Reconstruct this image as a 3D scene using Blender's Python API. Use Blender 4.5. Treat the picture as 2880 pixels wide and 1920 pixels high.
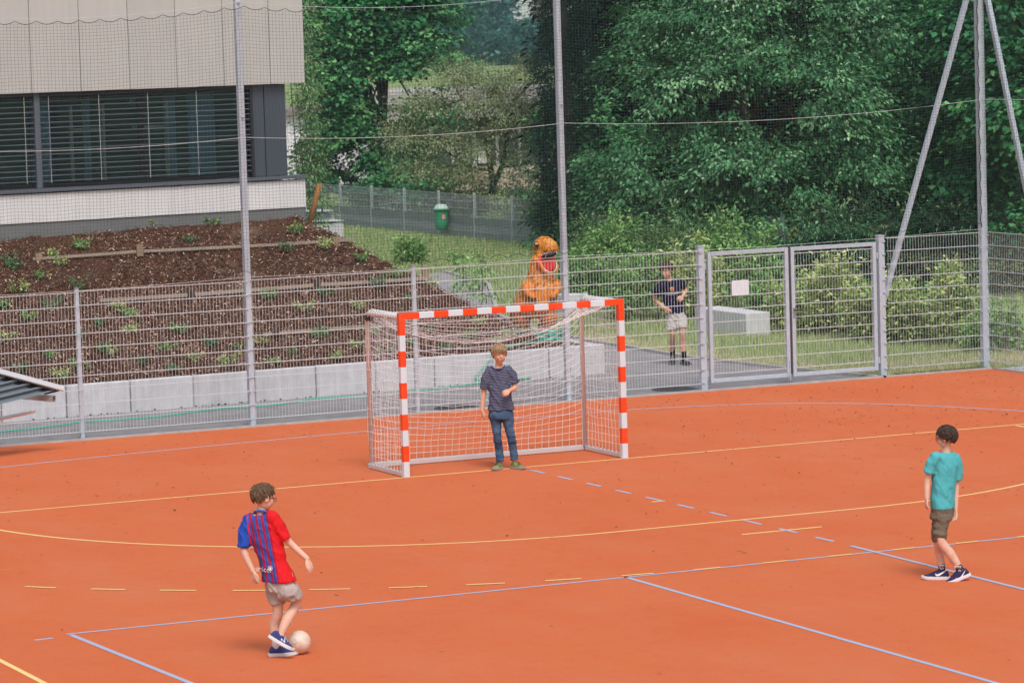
import bpy, bmesh, math, random
import numpy as np
from mathutils import Vector, Matrix, Quaternion, noise
from mathutils.bvhtree import BVHTree

for o in list(bpy.data.objects): bpy.data.objects.remove(o, do_unlink=True)
SC = bpy.context.scene
COL = SC.collection
R = math.radians
rng = np.random.default_rng(7)
random.seed(7)

# ------------------------------------------------------------------ camera
CAM_POS = Vector((-18.630676, -40.899341, 5.541592))
YAW, PITCH, ROLL = -0.427199, -0.086934, -0.0305399
FPX = 9929.83
CAM_ROT = Matrix.Rotation(YAW, 3, 'Z') @ Matrix.Rotation(math.pi/2 + PITCH, 3, 'X') @ Matrix.Rotation(ROLL, 3, 'Z')
cd = bpy.data.cameras.new('camera')
cam = bpy.data.objects.new('camera', cd); COL.objects.link(cam)
cam.matrix_world = Matrix.Translation(CAM_POS) @ CAM_ROT.to_4x4()
cd.sensor_width = 36.0; cd.lens = 36.0 * FPX / 2880.0
cd.clip_start = 0.5; cd.clip_end = 6000
cd.dof.use_dof = True; cd.dof.focus_distance = 44.0; cd.dof.aperture_fstop = 6.3
SC.camera = cam

# ------------------------------------------------------------------ sky, sun, exposure
SUN_EL, SUN_AZ = R(56), R(-168)          # azimuth of the sun, measured from +Y clockwise
w = bpy.data.worlds.new('World'); SC.world = w; w.use_nodes = True
nt = w.node_tree; nt.nodes.clear()
sky = nt.nodes.new('ShaderNodeTexSky'); sky.sky_type = 'NISHITA'; sky.sun_disc = False
sky.sun_elevation = SUN_EL; sky.sun_rotation = SUN_AZ
sky.dust_density = 4.0; sky.air_density = 1.2; sky.ozone_density = 1.0
hs = nt.nodes.new('ShaderNodeHueSaturation'); hs.inputs['Saturation'].default_value = 0.55   # cloud cover greys the sky
bg = nt.nodes.new('ShaderNodeBackground'); bg.inputs[1].default_value = 0.13
ow = nt.nodes.new('ShaderNodeOutputWorld')
nt.links.new(sky.outputs[0], hs.inputs['Color']); nt.links.new(hs.outputs[0], bg.inputs[0]); nt.links.new(bg.outputs[0], ow.inputs[0])
sd = bpy.data.lights.new('sun', 'SUN'); sd.energy = 1.5; sd.angle = R(20); sd.color = (1.0, 0.985, 0.965)
sun = bpy.data.objects.new('sun', sd); COL.objects.link(sun)
sdir = Vector((math.sin(SUN_AZ)*math.cos(SUN_EL), math.cos(SUN_AZ)*math.cos(SUN_EL), math.sin(SUN_EL)))
sun.rotation_euler = (-sdir).to_track_quat('-Z', 'Y').to_euler(); sun.location = (0, 0, 40)
SC.view_settings.view_transform = 'Standard'; SC.view_settings.look = 'None'
SC.view_settings.gamma = 1.0; SC.view_settings.use_curve_mapping = False
SC.view_settings.exposure = 0.2

# ------------------------------------------------------------------ pixel helpers (photo pixels, 2880 x 1920)
def ray(u, v): return CAM_ROT @ Vector(((u-1440)/FPX, (960-v)/FPX, -1.0))
def G(u, v, z=0.0):
    d = ray(u, v); t = (z-CAM_POS.z)/d.z; return CAM_POS + d*t
def DY(u, v, y):
    d = ray(u, v); t = (y-CAM_POS.y)/d.y; return CAM_POS + d*t
def AT(u, dist):
    d = ray(u, 200); d.z = 0; d.normalize(); p = CAM_POS + d*dist; return Vector((p.x, p.y, 0))
def hit(u, v, o, n):
    d = ray(u, v); return CAM_POS + d*((o-CAM_POS).dot(n)/d.dot(n))

# ------------------------------------------------------------------ materials
MATS = {}
def mat(name, col, rough=0.6, var=0.0, vscale=6.0, bump=0.0, bscale=40.0, metal=0.0, spec=0.4, col2=None, attr=False, transl=0.0, detail=5.0, stretch=None):
    if name in MATS: return MATS[name]
    m = bpy.data.materials.new(name); m.use_nodes = True; MATS[name] = m
    t = m.node_tree; b = t.nodes['Principled BSDF']; L = t.links
    b.inputs['Base Color'].default_value = (*col, 1); b.inputs['Roughness'].default_value = rough
    b.inputs['Metallic'].default_value = metal; b.inputs['Specular IOR Level'].default_value = spec
    tc = t.nodes.new('ShaderNodeTexCoord'); src = tc.outputs['Object']
    if stretch:
        mp = t.nodes.new('ShaderNodeMapping'); mp.inputs['Scale'].default_value = stretch
        L.new(src, mp.inputs[0]); src = mp.outputs[0]
    last = None
    if var > 0 or col2:
        n = t.nodes.new('ShaderNodeTexNoise'); n.inputs['Scale'].default_value = vscale; n.inputs['Detail'].default_value = detail; n.inputs['Roughness'].default_value = 0.65
        L.new(src, n.inputs['Vector'])
        r = t.nodes.new('ShaderNodeValToRGB'); r.color_ramp.elements[0].position = 0.3; r.color_ramp.elements[1].position = 0.7
        c2 = col2 if col2 else tuple(min(1, c*(1+var)) for c in col)
        c1 = col if col2 else tuple(c*(1-var) for c in col)
        r.color_ramp.elements[0].color = (*c1, 1); r.color_ramp.elements[1].color = (*c2, 1)
        L.new(n.outputs[0], r.inputs[0]); last = r.outputs[0]
    if attr:
        a = t.nodes.new('ShaderNodeAttribute'); a.attribute_name = 'tint'
        if last is None:
            last = a.outputs['Color']
        else:
            mx = t.nodes.new('ShaderNodeMix'); mx.data_type = 'RGBA'; mx.blend_type = 'MULTIPLY'; mx.inputs[0].default_value = 1
            L.new(last, mx.inputs[6]); L.new(a.outputs['Color'], mx.inputs[7]); last = mx.outputs[2]
    if last is not None: L.new(last, b.inputs['Base Color'])
    if bump > 0:
        n2 = t.nodes.new('ShaderNodeTexNoise'); n2.inputs['Scale'].default_value = bscale; n2.inputs['Detail'].default_value = 4
        L.new(src, n2.inputs['Vector'])
        bp = t.nodes.new('ShaderNodeBump'); bp.inputs['Strength'].default_value = bump; bp.inputs['Distance'].default_value = 0.01
        L.new(n2.outputs[0], bp.inputs['Height']); L.new(bp.outputs[0], b.inputs['Normal'])
    if transl > 0:
        out = t.nodes['Material Output']
        tr = t.nodes.new('ShaderNodeBsdfTranslucent'); ms = t.nodes.new('ShaderNodeMixShader'); ms.inputs[0].default_value = transl
        if last is not None: L.new(last, tr.inputs[0])
        else: tr.inputs[0].default_value = (*col, 1)
        L.new(b.outputs[0], ms.inputs[1]); L.new(tr.outputs[0], ms.inputs[2]); L.new(ms.outputs[0], out.inputs[0])
    return m

def vary(m, amt=.06, streak=0.0):
    """each object of the material a slightly different shade, with faint run marks"""
    t = m.node_tree; b = t.nodes['Principled BSDF']; inp = b.inputs['Base Color']; L = t.links
    oi = t.nodes.new('ShaderNodeObjectInfo'); mr = t.nodes.new('ShaderNodeMapRange'); mr.inputs[3].default_value = 1-amt; mr.inputs[4].default_value = 1+amt; L.new(oi.outputs['Random'], mr.inputs[0]); f = mr.outputs[0]
    if streak:
        tc = t.nodes.new('ShaderNodeTexCoord'); mp = t.nodes.new('ShaderNodeMapping'); mp.inputs['Scale'].default_value = (9, 9, .35); n = t.nodes.new('ShaderNodeTexNoise'); n.inputs['Scale'].default_value = 1.6; n.inputs['Detail'].default_value = 5
        L.new(tc.outputs['Object'], mp.inputs[0]); L.new(mp.outputs[0], n.inputs['Vector']); r2 = t.nodes.new('ShaderNodeMapRange'); r2.inputs[1].default_value = .35; r2.inputs[2].default_value = .7; r2.inputs[3].default_value = 1.0; r2.inputs[4].default_value = 1-streak; L.new(n.outputs[0], r2.inputs[0])
        q = t.nodes.new('ShaderNodeMath'); q.operation = 'MULTIPLY'; L.new(f, q.inputs[0]); L.new(r2.outputs[0], q.inputs[1]); f = q.outputs[0]
    mx = t.nodes.new('ShaderNodeVectorMath'); mx.operation = 'SCALE'; L.new(f, mx.inputs['Scale'])
    if inp.links: L.new(inp.links[0].from_socket, mx.inputs[0])
    else: mx.inputs[0].default_value = inp.default_value[:3]
    L.new(mx.outputs[0], inp); return m
def node_mat(name, rough=0.7, spec=0.3):
    m = bpy.data.materials.new(name); m.use_nodes = True; MATS[name] = m
    b = m.node_tree.nodes['Principled BSDF']; b.inputs['Roughness'].default_value = rough; b.inputs['Specular IOR Level'].default_value = spec
    return m, m.node_tree, b

class N:
    """tiny node-expression helper"""
    def __init__(s, t): s.t = t
    def m(s, op, *a):
        n = s.t.nodes.new('ShaderNodeMath'); n.operation = op
        for i, x in enumerate(a):
            if isinstance(x, (int, float)): n.inputs[i].default_value = x
            else: s.t.links.new(x, n.inputs[i])
        return n.outputs[0]
    def mix(s, f, a, b):
        n = s.t.nodes.new('ShaderNodeMix'); n.data_type = 'RGBA'
        for i, x in ((0, f), (6, a), (7, b)):
            if isinstance(x, tuple): n.inputs[i].default_value = (*x, 1)
            elif isinstance(x, (int, float)): n.inputs[i].default_value = x
            else: s.t.links.new(x, n.inputs[i])
        return n.outputs[2]
    def obj(s):
        tc = s.t.nodes.new('ShaderNodeTexCoord'); sp = s.t.nodes.new('ShaderNodeSeparateXYZ')
        s.t.links.new(tc.outputs['Object'], sp.inputs[0]); return tc.outputs['Object'], sp.outputs[0], sp.outputs[1], sp.outputs[2]
    def noise(s, vec, sc, det=4, rough=.6, st=None):
        if st:
            mp = s.t.nodes.new('ShaderNodeMapping'); mp.inputs['Scale'].default_value = st; s.t.links.new(vec, mp.inputs[0]); vec = mp.outputs[0]
        n = s.t.nodes.new('ShaderNodeTexNoise'); n.inputs['Scale'].default_value = sc; n.inputs['Detail'].default_value = det; n.inputs['Roughness'].default_value = rough
        s.t.links.new(vec, n.inputs['Vector']); return n.outputs[0]
    def ramp(s, f, stops):
        r = s.t.nodes.new('ShaderNodeValToRGB'); e = r.color_ramp.elements
        while len(e) < len(stops): e.new(0.5)
        for q, (p, c) in zip(e, stops): q.position = p; q.color = (*c, 1) if len(c) == 3 else c
        s.t.links.new(f, r.inputs[0]); return r.outputs[0]
    def bump(s, h, st, bsdf, dist=.01):
        b = s.t.nodes.new('ShaderNodeBump'); b.inputs['Strength'].default_value = st; b.inputs['Distance'].default_value = dist
        s.t.links.new(h, b.inputs['Height']); s.t.links.new(b.outputs[0], bsdf.inputs['Normal'])

# ------------------------------------------------------------------ objects
def tag(o, label=None, cat=None, group=None, kind=None):
    if label: o['label'] = label
    if cat: o['category'] = cat
    if group: o['group'] = group
    if kind: o['kind'] = kind
    return o
def thing(name, label, cat, loc=(0, 0, 0), rz=0.0, group=None):
    o = bpy.data.objects.new(name, None); COL.objects.link(o); o.location = loc; o.rotation_euler = (0, 0, rz)
    o.empty_display_size = 0.1
    return tag(o, label, cat, group)
def wmat(o):
    m = Matrix.Translation(o.location) @ o.rotation_euler.to_matrix().to_4x4()
    return wmat(o.parent) @ m if o.parent else m
def link(name, me, m, parent=None, smooth=False):
    """mesh given in world coordinates; becomes local to its parent"""
    if parent is not None: me.transform(wmat(parent).inverted())
    if m is not None:
        for q in (m if isinstance(m, (list, tuple)) else [m]): me.materials.append(q)
    if smooth: me.polygons.foreach_set('use_smooth', [True]*len(me.polygons))
    o = bpy.data.objects.new(name, me); COL.objects.link(o); o.parent = parent
    return o
def share(src, name, parent, mw):
    """another object on the same mesh, placed by a world matrix"""
    o = bpy.data.objects.new(name, src.data); COL.objects.link(o); o.parent = parent
    o.matrix_local = (wmat(parent).inverted() if parent else Matrix()) @ mw
    return o

class MB:
    def __init__(s): s.v = []; s.f = []; s.mi = []
    def add(s, vs, fs, mi=0):
        k = len(s.v); s.v += [tuple(v) for v in vs]; s.f += [tuple(i+k for i in f) for f in fs]; s.mi += [mi]*len(fs); return s
    def box(s, c, size, rot=None, mi=0, bev=0.0):
        hx, hy, hz = size[0]/2, size[1]/2, size[2]/2; c = Vector(c)
        if bev > 0:
            bm = bmesh.new(); bmesh.ops.create_cube(bm, size=1)
            for q in bm.verts: q.co = Vector((q.co.x*size[0], q.co.y*size[1], q.co.z*size[2]))
            bmesh.ops.bevel(bm, geom=list(bm.edges), offset=bev, segments=1, affect='EDGES')
            bm.verts.index_update(); vs = [q.co.copy() for q in bm.verts]; fs = [tuple(q.index for q in f.verts) for f in bm.faces]; bm.free()
        else:
            vs = [Vector((x*hx, y*hy, z*hz)) for x, y, z in ((-1,-1,-1),(1,-1,-1),(1,1,-1),(-1,1,-1),(-1,-1,1),(1,-1,1),(1,1,1),(-1,1,1))]
            fs = [(0,3,2,1),(4,5,6,7),(0,1,5,4),(1,2,6,5),(2,3,7,6),(3,0,4,7)]
        return s.add([c+(rot @ q if rot else q) for q in vs], fs, mi)
    def bar(s, a, b, wx, wy, up=(0, 0, 1), mi=0):
        a, b = Vector(a), Vector(b); d = (b-a).normalized(); up = Vector(up)
        if abs(d.dot(up)) > .99: up = Vector((0, 1, 0))
        x = d.cross(up).normalized(); y = x.cross(d).normalized()
        vs = [p+x*(i*wx/2)+y*(j*wy/2) for p in (a, b) for i, j in ((-1,-1),(1,-1),(1,1),(-1,1))]
        return s.add(vs, [(0,1,2,3),(7,6,5,4),(0,4,5,1),(1,5,6,2),(2,6,7,3),(3,7,4,0)], mi)
    def tube(s, pts, r, n=8, cap=True, mi=0):
        pts = [Vector(p) for p in pts]; k = len(pts); rs = r if hasattr(r, '__len__') else [r]*k
        up = None; vs = []
        for i, p in enumerate(pts):
            d = (pts[min(i+1, k-1)]-pts[max(i-1, 0)]).normalized()
            if up is None:
                up = Vector((0, 0, 1)) if abs(d.z) < .9 else Vector((1, 0, 0))
            x = d.cross(up)
            if x.length < 1e-6: x = d.orthogonal()
            x.normalize(); y = x.cross(d).normalized(); up = y
            vs += [p+(x*math.cos(2*math.pi*j/n)+y*math.sin(2*math.pi*j/n))*rs[i] for j in range(n)]
        fs = [(i*n+j, i*n+(j+1) % n, (i+1)*n+(j+1) % n, (i+1)*n+j) for i in range(k-1) for j in range(n)]
        if cap: fs += [tuple(range(n-1, -1, -1)), tuple((k-1)*n+j for j in range(n))]
        return s.add(vs, fs, mi)
    def prism(s, poly, z0, z1, mi=0):
        n = len(poly); vs = [(x, y, z0) for x, y in poly]+[(x, y, z1) for x, y in poly]
        return s.add(vs, [tuple(range(n-1, -1, -1)), tuple(range(n, 2*n))]+[(i, (i+1) % n, (i+1) % n+n, i+n) for i in range(n)], mi)
    def mesh(s, name):
        me = bpy.data.meshes.new(name); me.from_pydata(s.v, [], s.f); me.update()
        if any(s.mi): me.polygons.foreach_set('material_index', s.mi)
        return me
    def build(s, name, m, parent=None, smooth=False): return link(name, s.mesh(name), m, parent, smooth)

def np_mesh(name, V, F, tint=None):
    """V (n,3), F (m,k) with k = 3 or 4; tint (n,3) colour per vertex"""
    me = bpy.data.meshes.new(name); k = F.shape[1]
    me.vertices.add(len(V)); me.vertices.foreach_set('co', np.ascontiguousarray(V, dtype=np.float32).ravel())
    me.loops.add(F.size); me.loops.foreach_set('vertex_index', np.ascontiguousarray(F, dtype=np.int32).ravel())
    me.polygons.add(len(F)); me.polygons.foreach_set('loop_start', np.arange(0, F.size, k, dtype=np.int32))
    me.update(calc_edges=True)
    if tint is not None:
        a = me.attributes.new('tint', 'FLOAT_COLOR', 'POINT')
        a.data.foreach_set('color', np.c_[tint, np.ones(len(tint))].astype(np.float32).ravel())
    return me
def strands(paths, r, n=3):
    """many open tubes, paths (k,p,3) -> V,F"""
    P = np.asarray(paths, float); k, p, _ = P.shape
    d = np.gradient(P, axis=1); d /= np.linalg.norm(d, axis=2, keepdims=True)+1e-12
    ref = np.where(np.abs(d[..., 2:3]) > .8, np.array([0, 1., 0]), np.array([0, 0, 1.]))
    x = np.cross(d, ref); x /= np.linalg.norm(x, axis=2, keepdims=True)+1e-12; y = np.cross(x, d)
    ang = np.arange(n)*2*np.pi/n
    V = P[:, :, None]+r*(x[:, :, None]*np.cos(ang)[:, None]+y[:, :, None]*np.sin(ang)[:, None])
    idx = np.arange(k*p*n).reshape(k, p, n); nx = np.roll(idx, -1, axis=2)
    F = np.stack([idx[:, :-1], nx[:, :-1], nx[:, 1:], idx[:, 1:]], -1).reshape(-1, 4)
    return V.reshape(-1, 3), F
def join_vf(parts):
    Vs, Fs, k = [], [], 0
    for V, F in parts: Vs.append(V); Fs.append(F+k); k += len(V)
    return np.concatenate(Vs), np.concatenate(Fs)
def fbm(x, y, z=0.0, sc=1.0): return noise.fractal(Vector((x*sc, y*sc, z*sc)), 1.0, 2.0, 4)
# ================================================================== GROUND, COURT, PATHS
def sheet(name, poly, z, m, parent=None, kind='structure', cuts=0):
    me = bpy.data.meshes.new(name); me.from_pydata([(x, y, z) for x, y in poly], [], [tuple(range(len(poly)))]); me.update()
    o = link(name, me, m, parent)
    if kind: o['kind'] = kind
    return o
# grass ground to the horizon
m, t, b = node_mat('ground_grass', .95, .1); n = N(t); vec, ox, oy, oz = n.obj()
big = n.noise(vec, .25, 5); fine = n.noise(vec, 9, 6, .75)
c = n.ramp(big, [(.3, (.20, .31, .105)), (.55, (.31, .37, .15)), (.75, (.48, .44, .26))])
c2 = n.mix(n.m('MULTIPLY', fine, .8), c, (.15, .20, .07)); t.links.new(c2, b.inputs['Base Color']); n.bump(fine, .6, b, .03)
sheet('ground', [(-900, -900), (2500, -900), (2500, 2500), (-900, 2500)], -0.02, m)

# orange sports court
m, t, b = node_mat('court_rubber', .88, .25); n = N(t); vec, ox, oy, oz = n.obj()
a1 = n.noise(vec, .35, 5, .6); a2 = n.noise(vec, 5, 5, .7); a3 = n.noise(vec, 160, 3, .7); a4 = n.noise(vec, 1.3, 5, .65, (1, .35, 1))
c = n.ramp(a1, [(.30, (.590, .121, .033)), (.52, (.615, .140, .042)), (.72, (.62, .164, .060))])
c = n.mix(n.m('MULTIPLY', n.m('SUBTRACT', a4, .38), 1.1), c, (.60, .19, .095))
c = n.mix(n.m('MULTIPLY', n.m('MAXIMUM', n.m('SUBTRACT', a2, .52), 0.0), 1.5), c, (.46, .085, .03))
c = n.mix(n.m('MULTIPLY', n.m('MAXIMUM', n.m('SUBTRACT', a3, .46), 0.0), 2.6), c, (.34, .065, .022))
a5 = n.noise(vec, 38, 4, .75); c = n.mix(n.m('MULTIPLY', n.m('MAXIMUM', n.m('SUBTRACT', a5, .54), 0.0), 2.4), c, (.40, .075, .026)); c = n.mix(n.m('MULTIPLY', n.m('MAXIMUM', n.m('SUBTRACT', .43, a5), 0.0), 2.2), c, (.70, .27, .15))
a6 = n.noise(vec, 2.4, 5, .8, (.35, 1.6, 1)); c = n.mix(n.m('MULTIPLY', n.m('MAXIMUM', n.m('SUBTRACT', a6, .60), 0.0), 2.2), c, (.66, .26, .16))
t.links.new(c, b.inputs['Base Color']); n.bump(a3, .35, b, .004)
COURT = sheet('court', [(-60, -70), (11.44, -70), (11.44, 6.78), (-60, 6.78)], 0.0, m)

def paint(name, col):
    m, t, b = node_mat(name, .75, .25); n = N(t); vec, *_ = n.obj()
    f = n.noise(vec, 30, 5, .75); g = n.noise(vec, 2.2, 3)
    c = n.mix(n.m('MULTIPLY', n.m('MAXIMUM', n.m('SUBTRACT', f, .55), 0.0), 2.2), col, (.58, .19, .09))
    c = n.mix(n.m('MULTIPLY', g, .25), c, tuple(x*.85 for x in col))
    t.links.new(c, b.inputs['Base Color']); return m
YEL = paint('paint_yellow', (.82, .60, .24)); BLU = paint('paint_blue', (.37, .44, .58))
def line(name, pts, wd, z, m):
    """ribbon on the court along a polyline"""
    P = [Vector((x, y, 0)) for x, y in pts]; vs = []; k = len(P)
    for i, q in enumerate(P):
        d = (P[min(i+1, k-1)]-P[max(i-1, 0)]).normalized(); s = Vector((-d.y, d.x, 0))*wd/2
        vs += [(q+s)[:2]+(z,), (q-s)[:2]+(z,)]
    me = bpy.data.meshes.new(name); me.from_pydata([tuple(v) for v in vs], [], [(2*i, 2*i+1, 2*i+3, 2*i+2) for i in range(k-1)]); me.update()
    return link(name, me, m, COURT)
def stadium(r, a):
    """point on the handball contour; a = arc length from the middle, + to the right"""
    s = 1 if a >= 0 else -1; a = abs(a)
    if a <= 1.5: return (s*a, -r)
    q = (a-1.5)/r; return (s*(1.5+r*math.sin(q)), -r*math.cos(q))
line('painted_line', [(-22, -.01), (11.4, -.01)], .05, .0015, YEL)
line('painted_line', [stadium(5.975, a) for a in np.linspace(-10.8, 10.8, 90)], .05, .0015, YEL)
line('painted_line', [(-.5, -7), (.5, -7)], .05, .0015, YEL)
line('painted_line', [(-.085, -4), (.085, -4)], .05, .0015, YEL)
line('painted_line', [(-9.78, -8.2), (-9.72, -30)], .055, .0015, YEL)
line('painted_line', [(-8.83, -8.965), (11.4, -8.985)], .05, .003, BLU)
line('painted_line', [(-8.80, -9.02), (-8.6, -14), (-8.4, -30)], .055, .003, BLU)
line('painted_line', [(-2.90, -8.95), (-2.94, -30)], .055, .003, BLU)
line('painted_line', [(0.03, -8.45), (-.06, -11.95), (-.1, -30)], .055, .0045, BLU)
bl = [(-16, 1.0), (-11.5, 3.05), (-8.5, 3.9), (-5.53, 4.45), (-3.6, 4.8), (-1.57, 5.04), (.15, 5.2), (2.2, 5.28), (4.18, 5.24), (5.01, 5.07), (6.24, 4.6), (7.15, 3.87), (7.86, 2.81), (8.52, 1.33), (8.85, .2), (9.0, -1.5)]
def smooth(pts, k=6):
    out = []; P = [Vector(p) for p in pts]
    for i in range(len(P)-1):
        a, b_, c_, d_ = P[max(i-1, 0)], P[i], P[i+1], P[min(i+2, len(P)-1)]
        for j in range(k):
            u = j/k; out.append(.5*((2*b_)+(c_-a)*u+(2*a-5*b_+4*c_-d_)*u*u+(3*b_-a-3*c_+d_)*u**3))
    out.append(P[-1]); return out
line('painted_line', [tuple(q) for q in smooth(bl)], .05, .0015, BLU)
def arc_of(u, v):
    """arc length on the nine metre contour under a photo pixel"""
    p = G(u, v); e = abs(p.x)-1.5; return math.copysign(abs(p.x) if e <= 0 else 1.5+8.975*math.atan2(e, -p.y), p.x)
ends = [(54, 154, 1654), (247, 350, 1659), (449, 553, 1660), (657, 748, 1659), (874, 986, 1654), (1095, 1201, 1647), (1308, 1419, 1638), (1525, 1635, 1627), (1736, 1841, 1613), (1939, 2037, 1598), (2132, 2228, 1580), (2322, 2418, 1563), (2508, 2603, 1546), (2695, 2790, 1530)]
arcs = [(arc_of(a, v), arc_of(c_, v)) for a, c_, v in ends]; st_ = arcs[1][0]-arcs[0][0]; st2 = arcs[-1][0]-arcs[-2][0]
arcs = [(arcs[0][0]-st_*i, arcs[0][1]-st_*i) for i in (2, 1)]+arcs+[(arcs[-1][0]+st2*i, arcs[-1][1]+st2*i) for i in (1, 2, 3)]
for a0, a1 in arcs: line('painted_dash', [stadium(8.975, a) for a in np.linspace(a0, a1, 4)], .05, .0055, YEL)   # dashed nine metre line
for k in range(10):
    y = -.33-.815*k
    line('painted_dash', [(.045, y), (.05, y-.40)], .05, .003, BLU)
line('painted_dash', [(-9.18, -9.1), (-9.0, -9.09)], .05, .0015, BLU)

# asphalt paths
m = mat('asphalt', (.285, .27, .275), .93, var=.22, vscale=3.0, bump=.5, bscale=160, spec=.25, detail=8)
sheet('path', [(-40, 6.78), (4.0, 6.78), (9.35, 6.78), (9.25, 7.2), (8.92, 9.2), (8.62, 12.0), (8.75, 15.0), (8.9, 18.5), (9.9, 22.5), (11.6, 26.5), (13.3, 30.5), (14.3, 35.2), (13.2, 35.0), (11.2, 28.5), (8.8, 23.0), (6.7, 18), (6.2, 13.0), (6.45, 10.6), (-40, 8.3)], -0.008, m)
CONC = vary(mat('concrete', (.61, .605, .63), .85, var=.10, vscale=5, bump=.25, bscale=90, spec=.3, detail=8), .05, .14)
CONC2 = mat('concrete_kerb', (.40, .385, .375), .9, var=.16, vscale=6, bump=.3, bscale=80, spec=.25)
# kerb edging beside the path and along the court edge
mb = MB(); kp = [(9.36, 6.85), (9.26, 7.3), (8.95, 9.2), (8.66, 12.0), (8.79, 15.0), (8.94, 18.5), (9.95, 22.5), (11.65, 26.5), (13.35, 30.5), (14.35, 35.2)]
for a, b2 in zip(kp[:-1], kp[1:]): mb.bar((*a, .005), (*b2, .005), .08, .07)
o = mb.build('kerb', CONC2); o['kind'] = 'structure'
mb = MB(); mb.box((-25, 6.81, -.02), (69, .06, .09)).box((10.45, 6.81, -.02), (2.0, .06, .09)).box((11.47, -20, -.02), (.06, 53.5, .09))
o = mb.build('kerb', CONC2); o['kind'] = 'structure'
# ramp strip under the gate
mb = MB(); mb.add([(6.5, 6.78, .004), (9.5, 6.78, .004), (9.5, 7.0, .012), (6.5, 7.0, .012)], [(0, 1, 2, 3)]); o = mb.build('threshold', mat('threshold', (.27, .26, .26), .9, var=.15, vscale=4)); o['kind'] = 'structure'
# gravel outside the corner
GRV = mat('gravel_base', (.42, .41, .40), .95, var=.3, vscale=60, bump=.8, bscale=60)
sheet('gravel_strip', [(11.5, -30), (13.6, -30), (13.6, 6.4), (12.2, 6.9), (11.5, 6.9)], -0.008, GRV)
V = []; F = []
k = 5200; px = rng.uniform(11.55, 12.6, k); py = rng.uniform(3.2, 6.7, k); s = rng.uniform(.012, .03, k)
base = np.array([[1, 0, 0], [-.5, .87, 0], [-.5, -.87, 0], [0, 0, 1.0]])
V = (base[None]*s[:, None, None]+np.stack([px, py, np.zeros(k)], 1)[:, None]).reshape(-1, 3)
F = (np.arange(k)[:, None, None]*4+np.array([[0, 1, 3], [1, 2, 3], [2, 0, 3]])[None]).reshape(-1, 3)
g = np.repeat(rng.uniform(.35, .8, k), 4)[:, None]*np.array([[1, .98, .96]])
o = link('gravel', np_mesh('gravel', V, F, g), mat('gravel', (.5, .5, .5), .9, attr=True)); tag(o, 'loose pale gravel along the outside of the right fence', 'gravel', kind='stuff')
# bits of leaf litter and grit lying on the court
k = 4200
lx = rng.uniform(-11, 11.3, k); ly = 6.6-np.abs(rng.normal(0, 7.5, k)); ok = ly > -16; lx, ly = lx[ok], ly[ok]
near = rng.uniform(0, 1, len(lx)) < np.clip(.3+.06*(lx+4), .15, 1); lx, ly = lx[near], ly[near]
def litter(x, y, smin, smax, z=.006):
    k = len(x); s = rng.uniform(smin, smax, k); a = rng.uniform(0, 6.28, k); w_ = rng.uniform(.3, .6, k)
    q = np.array([[-1, 0, .0], [0, 1, .12], [1, 0, .3], [0, -1, .1]])
    X = q[None, :, 0]*s[:, None]; Y = q[None, :, 1]*(s*w_)[:, None]; Z = q[None, :, 2]*s[:, None]+z
    V = np.stack([X*np.cos(a)[:, None]-Y*np.sin(a)[:, None]+x[:, None], X*np.sin(a)[:, None]+Y*np.cos(a)[:, None]+y[:, None], Z], 2).reshape(-1, 3)
    return V, np.arange(k*4).reshape(-1, 4)
bx = np.r_[rng.uniform(3, 11.2, 130), rng.uniform(-10, 11, 50)]; by = np.r_[rng.uniform(-2, 6.5, 130), rng.uniform(-15, 6, 50)]
V, F = join_vf([litter(lx, ly, .009, .030), litter(bx, by, .018, .040)]); lx = np.r_[lx, bx]; pal = np.array([[.10, .045, .02], [.16, .07, .03], [.06, .03, .018], [.22, .10, .045], [.42, .33, .24]])
tint = np.repeat(pal[rng.choice(5, len(lx), p=[.36, .3, .22, .09, .03])], 4, 0)
o = link('leaf_litter', np_mesh('leaf_litter', V, F, tint), mat('litter', (.2, .1, .05), .9, attr=True)); tag(o, 'dry brown leaf scraps scattered over the orange court', 'leaf litter', kind='stuff')
# drain grates
GR = mat('cast_iron', (.13, .13, .13), .7, var=.2, vscale=10, metal=.3)
for i, (gx, gy, lab) in enumerate(((2.35, 7.28, 'round grey drain grate in asphalt behind the goal'), (6.12, 7.5, 'round grey drain grate in asphalt beside the left gate post'))):
    th = thing('drain_grate', lab, 'grate', (gx, gy, 0)); mb = MB()
    ring = [(math.cos(a), math.sin(a)) for a in np.linspace(0, 2*math.pi, 28, endpoint=False)]
    vs = [(gx+c_*rr, gy+s_*rr, .004) for rr in (.34, .28) for c_, s_ in ring]; mb.add(vs, [(j, (j+1) % 28, 28+(j+1) % 28, 28+j) for j in range(28)])
    mb.build('rim', GR, th)
    for j in range(-4, 5):
        h = math.sqrt(.27**2-(j*.06)**2); MB().box((gx+j*.06, gy, .002), (.022, 2*h, .012)).build('bar', GR, th)

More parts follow.
